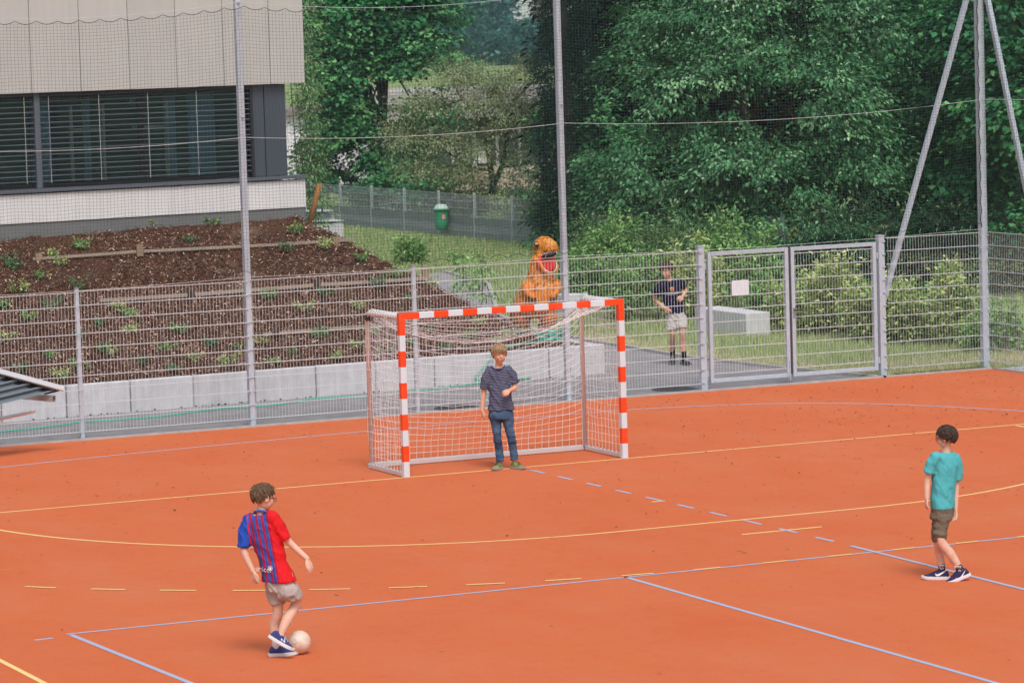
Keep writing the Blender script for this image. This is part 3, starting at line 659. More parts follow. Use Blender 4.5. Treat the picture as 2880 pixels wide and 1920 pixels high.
# strand kinks at every knot, as a slack knotted net shows
B = np.array([[back_pt(s, t_) for s in np.linspace(0, 1, 91)] for t_ in tr_])
V, F = join_vf([strands(A, .0028, 4), strands(B, .0028, 4)]); o = link('back_net', np_mesh('back_net', V, F), CORD, GOAL); o['kind'] = 'stuff'
V, F = strands(np.array([[rope(s) for s in np.linspace(0, 1, 60)]]), .005, 5); link('black_cord', np_mesh('black_cord', V, F), ROPE, GOAL)
for sd_ in (-1, 1):
    def side(y, z): w1 = noise.noise(Vector((y*5, z*3.1, 2+sd_))); w2 = noise.noise(Vector((y*4, z*4, 6+sd_))); e = math.sin(math.pi*min(1, max(0, (z-.07)/1.93))); return (sd_*1.55+.035*w1*e, .05+y+.018*w2*e, z+.02*w1*e-.02*math.sin(math.pi*y/1.12)*(z/2))
    P = [[side(y, z) for z in np.linspace(.07, 2.0, 44)] for y in np.linspace(0, 1.12, 12)]; Q = [[side(y, z) for y in np.linspace(0, 1.12, 26)] for z in np.linspace(.07, 2.0, 20)]
    V, F = join_vf([strands(np.array(P), .0028, 4), strands(np.array(Q), .0028, 4)]); o = link('side_net', np_mesh('side_net', V, F), CORD, GOAL); o['kind'] = 'stuff'
    mb = []                                                            # net wrapped over the top connector
    for i in range(11): 
        y = .10+i*.085; mb.append([(sd_*1.53+.042*math.cos(a), y+.03*a/3, 2.03+.042*math.sin(a)) for a in np.linspace(-.6, 3.7, 10)])
    V, F = strands(np.array(mb), .0045, 4); link('net_wrap', np_mesh('net_wrap', V, F), CORD, GOAL)
MB().box((-1.53, BDP-.08, 1.95), (.08, .075, .05), Matrix.Rotation(.5, 3, 'X')).build('strap', DK, GOAL)
MB().box((-1.50, .07, 1.95), (.02, .02, .09)).build('tie', mat('orange_tie', (.8, .33, .02), .6), GOAL)

# ================================================================== LOW SHELTER ROOF AT THE LEFT EDGE
SHY = 5.55
tip = DY(170, 1092, SHY); eave = DY(0, 1046, SHY)
SH = thing('low_shelter', 'dark grey corrugated metal roof corner with silver edge at the left edge', 'shelter', (-5.6, SHY, 0))
ROOFM = mat('grey_sheet', (.165, .20, .225), .4, metal=.3, var=.06, vscale=2); SILV = mat('silver_edge', (.60, .61, .63), .35, metal=.4); TUB = mat('square_tube', (.36, .33, .32), .5, metal=.3); DKM = mat('dark_inside', (.02, .02, .022), .8)  # near-black sheet colour in place of shade inside flutes and tube
# the sheet falls from upper left (back) to the tip (front right); ribs run to the left
ed0 = tip; ed1 = eave + (eave-tip)*.55                                   # silver edge from the tip up to the left
edir = (ed1-ed0); el = edir.length; edir.normalize(); rib = Vector((-.955, -.28, -.115)).normalized()
nn = edir.cross(rib).normalized(); nn = nn if nn.z > 0 else -nn
npch = 9; pitch = .185
for i in range(npch):
    a = ed0+edir*(i*pitch) - nn*.035
    mb = MB(); mb.add([a+rib*.05, a+edir*.05+rib*.05, a+edir*.05+rib*2.4, a+rib*2.4], [(0, 1, 2, 3)])
    mb.add([a+edir*.05+rib*.05, a+edir*.078-nn*.05+rib*.13, a+edir*.078-nn*.05+rib*2.4, a+edir*.05+rib*2.4], [(0, 1, 2, 3)])
    mb.add([a+edir*.078-nn*.05+rib*.13, a+edir*.158-nn*.05+rib*.15, a+edir*.158-nn*.05+rib*2.4, a+edir*.078-nn*.05+rib*2.4], [(0, 1, 2, 3)])
    mb.add([a+edir*.158-nn*.05+rib*.15, a+edir*.185+rib*.05, a+edir*.185+rib*2.4, a+edir*.158-nn*.05+rib*2.4], [(0, 1, 2, 3)]); mb.build('roof_rib', ROOFM, SH)
    MB().add([a-nn*.055-rib*.02, a+edir*.185-nn*.055-rib*.02, a+edir*.185-nn*.058+rib*.2, a-nn*.058+rib*.2], [(0, 1, 2, 3)]).build('flute_end', DKM, SH)  # dark plates standing in for the shade in the flute hollows
    MB().add([a+nn*.02-rib*.022, a+edir*.185+nn*.02-rib*.022, a+edir*.185-nn*.055-rib*.022, a-nn*.055-rib*.022], [(0, 1, 2, 3)]).build('flute_end', DKM, SH)
mb = MB(); mb.bar(ed0-edir*.04+nn*.012, ed1+nn*.012, .075, .03, up=nn); mb.build('edge_strip', SILV, SH)
c0 = DY(152, 1121, SHY+.02); tb = MB()
dirt = (Vector((-.62, .75, .06))).normalized(); x_ = dirt.cross(Vector((0, 0, 1))).normalized(); z_ = Vector((0, 0, 1))
for dx, dz, wx, wz in ((-.034, 0, .010, .08), (.034, 0, .010, .08), (0, .035, .06, .010), (0, -.035, .06, .010)):
    a = c0+x_*dx+z_*dz; tb.bar(a, a+dirt*1.2, wx, wz)
tb.build('square_tube', TUB, SH)
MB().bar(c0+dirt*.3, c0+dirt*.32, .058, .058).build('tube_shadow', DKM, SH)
tr0 = DY(96, 1160, SHY+.1); trd = Vector((-.95, -.3, -.085)).normalized(); side_ = Vector((.3, -.9, .05)).normalized()
mb = MB(); vs = []
for i in range(14):
    q = i/13*1.6; w_ = .10*min(1, (i+.6)/3)**.5
    for j, (o_, h_) in enumerate(((-1, .03), (-.7, 0), (.7, 0), (1, .03))): vs.append(tr0+trd*q+side_*(o_*w_)+Vector((0, 0, h_)))
mb.add(vs, [(4*i+j, 4*i+j+1, 4*i+j+5, 4*i+j+4) for i in range(13) for j in range(3)]); mb.build('metal_tray', mat('tray_metal', (.62, .64, .67), .6), SH)
for dx in (0, 1.2): MB().box((-5.75-dx, SHY+.3, .45), (.08, .08, .9)).build('leg', TUB, SH)

# ================================================================== GARDEN HOSE
hp = []
for u, v, z in ((-60, 1222, .02), (0, 1214, .02), (120, 1201, .02), (235, 1186, .02), (330, 1180, .02), (470, 1168, .02), (540, 1158, .02), (640, 1147, .02), (705, 1144, .02), (790, 1136, .02), (870, 1122, .02), (960, 1116, .02), (1060, 1112, .02), (1150, 1102, .02), (1240, 1092, .02), (1340, 1078, .02), (1395, 1070, .02)):
    hp.append(G(u, v, z))
hp = [p if p.y < wall_y(p.x)-.17 else Vector((p.x, wall_y(p.x)-.17, p.z)) for p in hp]
w3 = hp[-1]+Vector((.6, .03, 0)); w3.y = wall_y(w3.x)-.17
hp += [w3, Vector((4.05, wall_y(4.05)-.16, .06)), Vector((4.25, wall_y(4.25)-.15, .30)), Vector((4.42, wall_y(4.42)-.10, .48)), Vector((4.7, wall_y(4.7)+.05, .52)), Vector((5.1, 10.7, .55)), Vector((5.6, 10.95, .55))]
coil = []
for k in range(46):
    a = k*.42; rr = .30+.05*math.sin(a*.37); coil.append(Vector((5.85+rr*math.cos(a), 11.35+.55*rr*math.sin(a)*1.6, .52+.004*k)))
HOSE = mat('green_hose', (.06, .50, .35), .4, var=.08, vscale=3)
mb = MB(); mb.tube([Vector(q) for q in smooth([tuple(q) for q in hp+coil], 4)], .013, 6); tag(mb.build('garden_hose', HOSE, None, True), 'turquoise green garden hose along the wall foot and coiled at its end', 'hose')
# ================================================================== VEGETATION
def leafmat(name, rough=.5, transl=.22, spec=.35): return mat(name, (.1, .2, .05), rough, attr=True, transl=transl, spec=spec)
LEAF = leafmat('leaf', .55, .14, .22); LEAFG = leafmat('leaf_glossy', .45, .10, .32)
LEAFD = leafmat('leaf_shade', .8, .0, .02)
BARK = mat('bark', (.075, .06, .05), .95, var=.35, vscale=9, bump=.8, bscale=25, stretch=(1, 1, .3))
def leaves(P, d, nrm, L_, W_):
    """rhombic folded leaves: P base points, d direction, nrm facing"""
    d = d/np.linalg.norm(d, axis=1, keepdims=True); s = np.cross(d, nrm); s /= np.linalg.norm(s, axis=1, keepdims=True)+1e-9; nn_ = np.cross(s, d)
    L_ = L_[:, None]; W_ = W_[:, None]; k = len(P)
    V = np.stack([P, P+d*L_*.45+s*W_*.5+nn_*W_*.18, P+d*L_-nn_*L_*.08, P+d*L_*.45-s*W_*.5+nn_*W_*.18], 1).reshape(-1, 3)
    return V, np.arange(k*4).reshape(-1, 4)
def unit(k): q = rng.normal(0, 1, (k, 3)); return q/np.linalg.norm(q, axis=1, keepdims=True)
def spray_crown(centres, outward, per, spread, flat, L0, droop, pal, palp, ratio=.5, horiz=.7):
    """clusters of leaves: each cluster a flattened, drooping spray"""
    k = len(centres); c = np.repeat(centres, per, 0); o = np.repeat(outward, per, 0); n_ = len(c)
    sp = np.repeat(spread*rng.uniform(.6, 1.4, k), per)[:, None]
    q = rng.normal(0, 1, (n_, 3)); q[:, 2] *= flat; along = rng.uniform(-.6, 1.3, n_)[:, None]
    off = q*sp*.55+o*along*sp; off[:, 2] -= droop*(np.linalg.norm(off[:, :2], axis=1)**1.3)*1.2
    P = c+off
    d = o*.7+q*.5+unit(n_)*.45; d[:, 2] -= .35+droop*.6
    nm = unit(n_)*(1-horiz); nm[:, 2] += horiz; nm += o*.25
    Ls = L0*rng.uniform(.6, 1.3, n_)
    V, F = leaves(P, d, nm, Ls, Ls*ratio*rng.uniform(.8, 1.2, n_))
    cl = np.repeat(rng.choice(len(pal), k, p=palp), per); lf = np.where(rng.uniform(0, 1, n_) < .7, cl, rng.choice(len(pal), n_, p=palp))
    tint = np.array(pal)[lf]*rng.uniform(.75, 1.25, n_)[:, None]
    return V, F, np.repeat(tint, 4, 0)
def blob_clusters(blobs, k, shell=.45, gap=.0, gs=1.0):
    """cluster centres inside ellipsoid blobs (cx,cy,cz,rx,ry,rz), biased to the shell, with noise gaps"""
    B = np.array(blobs, float); vol = (B[:, 3]*B[:, 4]*B[:, 5])**.8; b_ = rng.choice(len(B), k*3, p=vol/vol.sum())
    u_ = unit(k*3); r_ = (shell+(1-shell)*rng.uniform(0, 1, k*3))**(1/1.0); P = B[b_, :3]+u_*B[b_, 3:]*r_[:, None]
    o = u_*np.array([1, 1, .6]); o /= np.linalg.norm(o, axis=1, keepdims=True)
    if gap > 0:
        nz = np.array([noise.noise(Vector(p*gs*.55))+.6*noise.noise(Vector(p*gs*1.7)) for p in P]); keep = nz > -1+gap*1.35; P, o = P[keep], o[keep]
    keep = P[:, 2] > .05; P, o = P[keep], o[keep]
    return P[:k], o[:k]
def limbs(base, h, r, tips, m=BARK, bend=.3):
    """tapered trunk with limbs reaching to given points"""
    mb = MB(); base = Vector(base); pts = [base+Vector((random.uniform(-1, 1)*.06*i, random.uniform(-1, 1)*.06*i, h*i/5)) for i in range(6)]
    mb.tube(pts, [r*(1.25 if i == 0 else 1-.13*i) for i in range(6)], 9)
    for q in tips:
        q = Vector(q); k = random.uniform(.25, 1.0); a = pts[0].lerp(pts[-1], k); a = pts[min(5, int(k*5))]
        md = a.lerp(q, .5)+Vector((random.uniform(-bend, bend), random.uniform(-bend, bend), random.uniform(0, bend)))
        rr = r*.42*(1-.5*k)
        mb.tube([a, a.lerp(md, .5)+Vector((0, 0, .05)), md, md.lerp(q, .55), q], [rr, rr*.8, rr*.6, rr*.4, rr*.15], 6)
        for _ in range(2):
            e = q+Vector((random.uniform(-.7, .7), random.uniform(-.7, .7), random.uniform(-.3, .6))); mb.tube([md, md.lerp(e, .5), e], [rr*.45, rr*.3, rr*.1], 5)
    return mb
def tree(name, label, base, h, r, blobs, k, per, spread, flat, L0, droop, pal, palp, ratio=.5, m=LEAF, gap=.0, gs=1.0, shell=.45, group=None, ntips=14, cat='tree', horiz=.7):
    th = thing(name, label, cat, base, group=group)
    P, o = blob_clusters(blobs, k, shell, gap, gs)
    V, F, tn = spray_crown(P, o, per, spread, flat, L0, droop, pal, palp, ratio, horiz)
    link('crown', np_mesh('crown', V, F, tn), m, th)
    if ntips:
        tips = P[rng.choice(len(P), ntips)]; limbs(base, h, r, tips).build('trunk', BARK, th, True)
    return th
DARKG = [(.030, .115, .047), (.056, .190, .074), (.11, .30, .120), (.25, .46, .23)]
MAPLE = [(.022, .125, .052), (.042, .20, .075), (.085, .29, .10), (.18, .42, .15)]
LIGHTG = [(.36, .47, .165), (.48, .57, .22), (.60, .64, .29), (.20, .33, .105)]
OLIVE = [(.26, .34, .17), (.34, .40, .21), (.17, .26, .12), (.42, .41, .26)]
def blobs_px(lst):
    """(u, v, dist, rx, ry, rz): ellipsoid crowns set by direction and distance"""
    out = []
    for u, v, dist, rx, ry, rz in lst:
        d = ray(u, v); hz = math.hypot(d.x, d.y); p = CAM_POS+d*(dist/hz); out.append((p.x, p.y, p.z, rx, ry, rz))
    return out
# --- big tree right of the middle
b0 = AT(2060, 88)
tree('broadleaf_tree', 'huge leafy green tree filling the background right of the middle pole', b0, 6, .28,
     blobs_px([(1940, 40, 86, 1.9, 2.2, 1.7), (2120, 20, 84, 2.4, 2.2, 1.8), (2380, 80, 84, 1.4, 1.6, 1.3), (1840, 230, 85, 1.3, 1.7, 1.2), (1950, 260, 83, 2.2, 2.0, 1.5), (2280, 280, 82, 2.2, 2.0, 1.4), (1740, 430, 85, 1.0, 1.4, 1.0), (1850, 470, 83, 1.9, 1.7, 1.2), (2130, 500, 81, 2.2, 1.8, 1.3), (2400, 430, 82, 1.2, 1.4, 1.1), (1980, 640, 81, 1.8, 1.5, .7), (2260, 650, 80, 1.7, 1.5, .7), (1760, 600, 84, 1.4, 1.2, .8), (2060, 170, 82.5, 1.3, 1.1, .9), (2160, 370, 82, 1.2, 1.1, .8)]),
     2450, 40, .31, .4, .122, .4, DARKG, [.27, .32, .26, .15], .52, LEAFG, gap=.79, gs=1.2, shell=.3)
# --- maples
b0 = AT(1080, 112)
tree('maple_tree', 'dark green maple tree behind the corner of the school building', b0, 6, .2,
     blobs_px([(960, 40, 111, 2.0, 2.0, 1.5), (1130, 30, 111, 1.7, 2, 1.4), (1200, 140, 110, 1.1, 1.5, .9), (1000, 210, 110, 2.0, 2, 1.2), (1160, 300, 110, 1.3, 1.5, .9), (950, 360, 110, 1.3, 1.5, .8), (1100, 420, 110, 1.3, 1.4, .7), (900, 470, 110, .9, 1.2, .5), (1160, 520, 109, 1.3, 1.3, .55), (1010, 520, 109, .8, 1.0, .4)]),
     1500, 26, .38, .28, .16, .2, MAPLE, [.27, .33, .27, .13], .85, LEAF, gap=.76, gs=1.1, shell=.35)
b0 = AT(2800, 88)
tree('maple_tree', 'dark maple tree behind the corner pole with two struts', b0, 6, .25,
     blobs_px([(2600, 60, 90, 1.8, 2, 1.5), (2850, 30, 86, 2.2, 2, 1.6), (2700, 260, 89, 1.8, 2, 1.2), (2900, 260, 84, 1.6, 2, 1.3), (2600, 420, 89, 1.4, 1.5, .9), (2820, 480, 86, 1.8, 1.6, 1.0), (2680, 620, 87, 1.7, 1.4, .7), (2900, 640, 83, 1.4, 1.4, .8)]),
     1500, 26, .40, .26, .16, .2, MAPLE, [.36, .34, .22, .08], .85, LEAF, gap=.68, gs=1.0, shell=.3)
# lower maple foliage between the conifer and the big tree
b0 = AT(1700, 92)
tree('maple_tree', 'bright green maple growing between the dark conifer and the huge tree', b0, 3.5, .12,
     blobs_px([(1620, 330, 91, 1.0, 1.2, .5), (1720, 420, 91, 1.2, 1.2, .7), (1650, 520, 91, 1.2, 1.2, .7), (1760, 620, 90, 1.1, 1.1, .7), (1600, 640, 91, .9, 1.0, .6)]),
     520, 24, .34, .28, .14, .2, MAPLE, [.15, .3, .35, .2], .85, LEAF, gap=.4, gs=1.2, shell=.3)
# --- conifer
b0 = AT(1592, 90); th = thing('conifer', 'tall narrow dark conifer left of the huge leafy tree', 'tree', b0)
P = []; O = []
for k in range(4200):
    z = rng.uniform(.3, 9.5); a = rng.uniform(0, 6.28); rad = 1.06*(1-.03*z)*(.80+.16*math.sin(z*3.3+1.2*math.sin(a*2))+.14*noise.noise(Vector((math.cos(a)*2, math.sin(a)*2, z*1.6)))); q = rng.uniform(.3, 1.0)**.5
    P.append((b0.x+math.cos(a)*rad*q, b0.y+math.sin(a)*rad*q, z)); O.append((math.cos(a), math.sin(a), .9))
V, F, tn = spray_crown(np.array(P), np.array(O)/1.34, 20, .13, 1.0, .075, -.5, [(.007, .030, .022), (.012, .045, .033), (.022, .070, .050), (.05, .12, .085)], [.36, .34, .22, .08], .26, .25)
link('crown', np_mesh('crown', V, F, tn), LEAF, th); MB().tube([b0, b0+Vector((0, 0, 9.6))], [.16, .03], 8).build('trunk', BARK, th)
# --- olive coloured open tree
b0 = AT(1378, 104)
OT = tree('open_crowned_tree', 'loose olive green tree with visible branches in front of the pavilion', b0, 2.0, .13,
     blobs_px([(1180, 290, 103, .9, 1, .5), (1290, 200, 103, .8, 1, .55), (1400, 230, 103, 1.0, 1, .6), (1480, 180, 103, .45, .5, .6), (1130, 380, 103, .8, .9, .5), (1250, 380, 103, 1.0, 1, .5), (1380, 350, 103, 1.0, 1, .5), (1490, 310, 103, .6, .7, .6), (1180, 470, 103, .9, .9, .4), (1300, 480, 103, .9, .9, .4), (1440, 440, 103, .7, .8, .4), (1430, 300, 102.5, .9, .8, .5), (1340, 290, 102.5, .9, .8, .5), (1500, 400, 102.5, .5, .6, .5), (1330, 420, 102.5, .8, .8, .4)]),
     1500, 24, .26, .7, .080, .15, OLIVE, [.35, .3, .2, .15], .45, LEAF, gap=.30, gs=1.6, shell=.05, ntips=0)
mb = MB(); px_ = lambda u, v, d=103.5: Vector(blobs_px([(u, v, d, 0, 0, 0)])[0][:3])
for pts, rs in (([(1385, 545), (1384, 500), (1372, 430), (1366, 360), (1362, 320)], [.10, .09, .07, .05, .04]), ([(1388, 520), (1410, 470), (1425, 400), (1428, 310), (1480, 250), (1510, 215)], [.09, .085, .07, .05, .03, .015]),
                ([(1428, 320), (1450, 270), (1480, 230)], [.04, .03, .01]), ([(1410, 470), (1470, 462), (1500, 452)], [.05, .04, .02]), ([(1384, 480), (1330, 470), (1260, 430), (1200, 390)], [.05, .04, .03, .01]),
                ([(1424, 400), (1460, 385), (1500, 360)], [.04, .03, .01]), ([(1366, 360), (1320, 360), (1240, 380)], [.035, .03, .01]), ([(1428, 310), (1390, 250), (1370, 200)], [.035, .03, .01]), ([(1366, 340), (1300, 280), (1270, 220)], [.035, .03, .01]), ([(1300, 280), (1240, 300), (1180, 300)], [.03, .02, .01])):
    mb.tube(smooth([tuple(px_(u, v)) for u, v in pts], 3), np.interp(np.linspace(0, 1, (len(pts)-1)*3+1), np.linspace(0, 1, len(pts)), rs).tolist(), 6)
mb.build('trunk', mat('dark_bark', (.035, .028, .024), .95, var=.3, vscale=9), OT, True)
# --- dense wood behind, leaves coloured near-black as the shade in the gaps
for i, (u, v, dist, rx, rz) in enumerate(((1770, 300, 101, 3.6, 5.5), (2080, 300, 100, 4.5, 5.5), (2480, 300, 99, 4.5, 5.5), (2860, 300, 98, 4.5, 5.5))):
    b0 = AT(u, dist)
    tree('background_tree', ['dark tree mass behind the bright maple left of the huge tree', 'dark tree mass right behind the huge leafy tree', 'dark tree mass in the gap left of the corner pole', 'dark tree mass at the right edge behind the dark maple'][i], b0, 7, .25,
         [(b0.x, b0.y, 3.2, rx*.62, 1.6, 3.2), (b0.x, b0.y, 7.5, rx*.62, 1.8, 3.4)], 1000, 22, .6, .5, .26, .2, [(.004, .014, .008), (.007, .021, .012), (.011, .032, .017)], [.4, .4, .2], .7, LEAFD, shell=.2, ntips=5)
# --- undergrowth behind the far fence
for i, (u, v, dist, rx, ry, rz, pal, k, lab) in enumerate((
    (1500, 520, 97, 1.1, 1.0, .75, 'm', 260, 'rounded grey green shrub behind the far fence below the conifer'),
    (1300, 545, 104, 1.2, .9, .6, 'o', 240, 'olive shrub behind the far fence right of the green bin'),
    (1080, 560, 109, 1.3, .9, .5, 'm', 220, 'dark shrub behind the far fence left of the green bin'),
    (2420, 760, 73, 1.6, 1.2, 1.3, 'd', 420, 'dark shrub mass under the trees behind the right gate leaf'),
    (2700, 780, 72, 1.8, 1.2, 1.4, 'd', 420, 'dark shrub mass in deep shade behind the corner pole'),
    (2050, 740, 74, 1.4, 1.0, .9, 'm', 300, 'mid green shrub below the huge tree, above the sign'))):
    d = ray(u, v); hz = math.hypot(d.x, d.y); p = CAM_POS+d*(dist/hz)
    tree('shrub', lab, (p.x, p.y, 0), .8, .03, [(p.x, p.y, max(p.z, .4), rx, ry, rz), (p.x, p.y, max(p.z*.5, .3), rx*.9, ry*.9, max(p.z*.5, .3))], k, 24, .26, .7, .085, .1,
         {'m': [(.05, .12, .06), (.07, .15, .075), (.10, .18, .10)], 'o': [(.12, .16, .07), (.16, .19, .09), (.09, .13, .06)], 'd': [(.010, .03, .018), (.018, .05, .026), (.035, .085, .042)]}[pal], [.4, .35, .25], .5, LEAF, gap=.25, gs=1.6, ntips=5, cat='shrub')  # darkest palette paints the black shade under the trees into the leaves
# --- tall bamboo-like plant at the building corner
b0 = AT(842, 65); b0.z = 1.0; th = thing('leafy_climber', 'tall pale green leafy plant at the corner of the school building', 'plant', b0)
P = []; O = []
for k in range(300):
    z = rng.uniform(1.3, 6.5); a = rng.uniform(0, 6.28); rr = .20*rng.uniform(.2, 1)**.5*(1.15-.06*z); P.append((b0.x+.20-(z-3)*.035+rr*math.cos(a), b0.y+rr*math.sin(a), z)); O.append((math.cos(a), math.sin(a), .1))
V, F, tn = spray_crown(np.array(P), np.array(O), 22, .12, .8, .075, .5, [(.16, .30, .12), (.22, .38, .16), (.30, .46, .22), (.11, .22, .09)], [.3, .35, .2, .15], .30, .45)
link('crown', np_mesh('crown', V, F, tn), LEAF, th)
for s in range(4): MB().tube([b0+Vector((.1*s-.1, 0, 0)), b0+Vector((.12*s-.1, .05, 2.5)), b0+Vector((.1*s-.25, 0, 5.2))], [.014, .012, .004], 5).build('stem', mat('green_stem', (.12, .17, .07), .7), th)
# --- bushes beside the path and behind the gate
def bush(label, u, v, w_, h, k, pal, palp, L0=.075, dist=None, up=.9):
    """(u,v) = foot of the bush on the ground"""
    p = G(u, v) if dist is None else AT(u, dist); th = thing('bush', label, 'bush', (p.x, p.y, 0))
    nst = max(6, int(w_*9)); P = []; O = []; mb = MB()
    for s in range(nst):
        a = rng.uniform(0, 6.28); q = rng.uniform(0, 1)**.5; fx, fy = q*math.cos(a)*w_*.5, q*math.sin(a)*w_*.42
        hh = h*rng.uniform(.62, 1.05)*(1-.30*q*q); lean = Vector((fx*.25+rng.normal(0, .06), fy*.2+rng.normal(0, .06), 0))
        base = Vector((p.x+fx*.75, p.y+fy*.75, 0)); tp = base+lean+Vector((0, 0, hh))
        mb.tube([base, base.lerp(tp, .5)+Vector((rng.normal(0, .03), rng.normal(0, .03), 0)), tp], [.010, .007, .003], 4)
        for j in range(int(k/nst)):
            f_ = rng.uniform(.22 if up < 1 else .1, 1.0); q_ = base.lerp(tp, f_); aa = rng.uniform(0, 6.28); rr = .15*w_**.5*(1.15-f_)*rng.uniform(.3, 1.2)
            P.append((q_.x+rr*math.cos(aa), q_.y+rr*math.sin(aa), q_.z+rng.normal(0, .03))); O.append((math.cos(aa)*.8, math.sin(aa)*.8, .55))
    V, F, tn = spray_crown(np.array(P), np.array(O), 12, .095, .9, L0*1.3, -.25, pal, palp, .48, .5)
    link('leaves', np_mesh('leaves', V, F, tn), LEAF, th); mb.build('stems', mat('twig', (.10, .075, .05), .9), th)
    return th
GP = [.3, .35, .2, .15]
MIDG = [(.16, .34, .105), (.24, .43, .14), (.36, .53, .20), (.09, .22, .07)]
for a in (('pale green bush directly left of the running boy, with gold tips', 1790, 905, 1.5, 1.55, 330, MIDG, GP), ('round pale green bush behind the middle pole, right of the dinosaur costume', 1655, 880, 1.4, 1.3, 300, MIDG, GP),
          ('pale bush rising above the others left of the running boy', 1720, 840, 1.6, 2.05, 330, MIDG, GP), ('light bush just behind the running boy', 1935, 900, 1.5, 1.6, 300, LIGHTG, GP), ('white dotted bush behind the long concrete block', 2095, 880, 1.5, 1.9, 330, MIDG, GP),
          ('tall loose bush behind the sign on the gate', 2020, 860, 1.2, 2.2, 260, MIDG, GP),
          ('yellow green bush behind the meeting edges of the gate leaves', 2260, 935, 1.1, 1.25, 300, LIGHTG, GP), ('yellow green bush in the middle of the right gate leaf', 2360, 945, 1.2, 1.45, 330, LIGHTG, GP), ('yellow green bush behind the right gate hinge post', 2460, 958, 1.1, 1.2, 300, LIGHTG, GP),
          ('yellow green bush under the slanted strut', 2560, 965, 1.1, 1.35, 320, LIGHTG, GP), ('yellow green bush left of the corner pole', 2665, 972, 1.1, 1.4, 320, LIGHTG, GP),
          ('green bush filling the gap right of the long concrete block', 2180, 915, 1.3, 1.15, 300, MIDG, GP), ('green bush between the two yellow green bushes behind the right gate leaf', 2312, 925, 1.2, .92, 280, MIDG, GP), ('green bush left of the right gate hinge post', 2412, 936, 1.2, .95, 280, MIDG, GP),
          ('green bush between the right gate hinge post and the strut', 2512, 946, 1.2, .9, 280, MIDG, GP), ('green bush between the strut and the corner pole', 2614, 952, 1.2, .95, 280, MIDG, GP), ('low green bush right of the corner pole', 2815, 985, 1.3, .7, 220, MIDG, GP),
          ('small green bush on the lawn at the bank edge', 1145, 745, .9, .65, 120, MIDG, GP)):
    bush(*a)
# large bright bush in front of the far fence
for lab, u, v, dist, rx, rz in (('bright rounded bush on the lawn in front of the far fence', 1730, 690, 79, 1.35, .75), ('loose green bush right of the rounded lawn bush', 1930, 700, 78, 1.0, .7)):
    d = ray(u, v); hz = math.hypot(d.x, d.y); p = CAM_POS+d*(dist/hz)
    tree('bush', lab, (p.x, p.y, 0), .6, .02, [(p.x, p.y, p.z, rx, 1.0, rz), (p.x, p.y, .45, rx*.95, 1.0, .45)], 420, 22, .22, .8, .075, .05, [(.10, .19, .07), (.15, .26, .095), (.21, .31, .13)], [.4, .35, .25], .5, LEAF, gap=.2, gs=1.7, ntips=6, cat='bush')
# thin saplings on the lawn
for lab, u, v, h in (('thin young sapling on the lawn nearest the bank', 1297, 868, 1.15), ('thin young sapling on the lawn left of the dinosaur costume', 1352, 880, 1.2)):
    p = G(u, v); th = thing('sapling', lab, 'sapling', p); tp = p+Vector((.08, 0, h)); MB().tube([p, p.lerp(tp, .5)+Vector((.03, 0, 0)), tp], [.012, .010, .004], 5).build('stem', mat('twig', (.1, .07, .05), .9), th)
    P = []; O = []
    for k in range(70): f_ = rng.uniform(.25, 1); a = rng.uniform(0, 6.28); rr = rng.uniform(.03, .25); P.append((p.x+rr*math.cos(a), p.y+rr*math.sin(a), h*f_)); O.append((math.cos(a), math.sin(a), .2))
    V, F, tn = spray_crown(np.array(P), np.array(O), 7, .07, .8, .09, .3, MIDG, GP, .4, .5); link('leaves', np_mesh('leaves', V, F, tn), LEAF, th)
# --- young plants in the mulch
pp4 = [(355, 290), (570, 225), (65, 335), (1065, 80), (1460, 60), (1322, 180), (425, 345), (285, 440), (545, 515), (130, 545), (2030, 135), (1980, 245), (2230, 235), (200, 730), (355, 640), (815, 650), (890, 690), (690, 765), (885, 800), (1240, 800), (530, 850), (55, 870), (320, 985), (700, 940), (760, 950), (1155, 930), (1460, 900), (1790, 890), (1855, 585), (2250, 560), (2100, 660), (2205, 850), (130, 1095), (430, 1145), (560, 1080), (985, 1020), (1320, 1000), (1665, 940), (1210, 1080), (1565, 1055), (1880, 1035), (2035, 965), (2320, 1010), (15, 640), (100, 360)]
pp8 = [(30, 190), (400, 300), (540, 560), (685, 440), (740, 460), (70, 620), (365, 750), (840, 680), (20, 1000), (345, 1120), (490, 1000), (1040, 970), (1060, 540), (845, 1085), (620, 1180), (1490, 890), (1815, 1000), (1190, 1140), (1700, 1080), (1405, 1040), (1950, 985)]
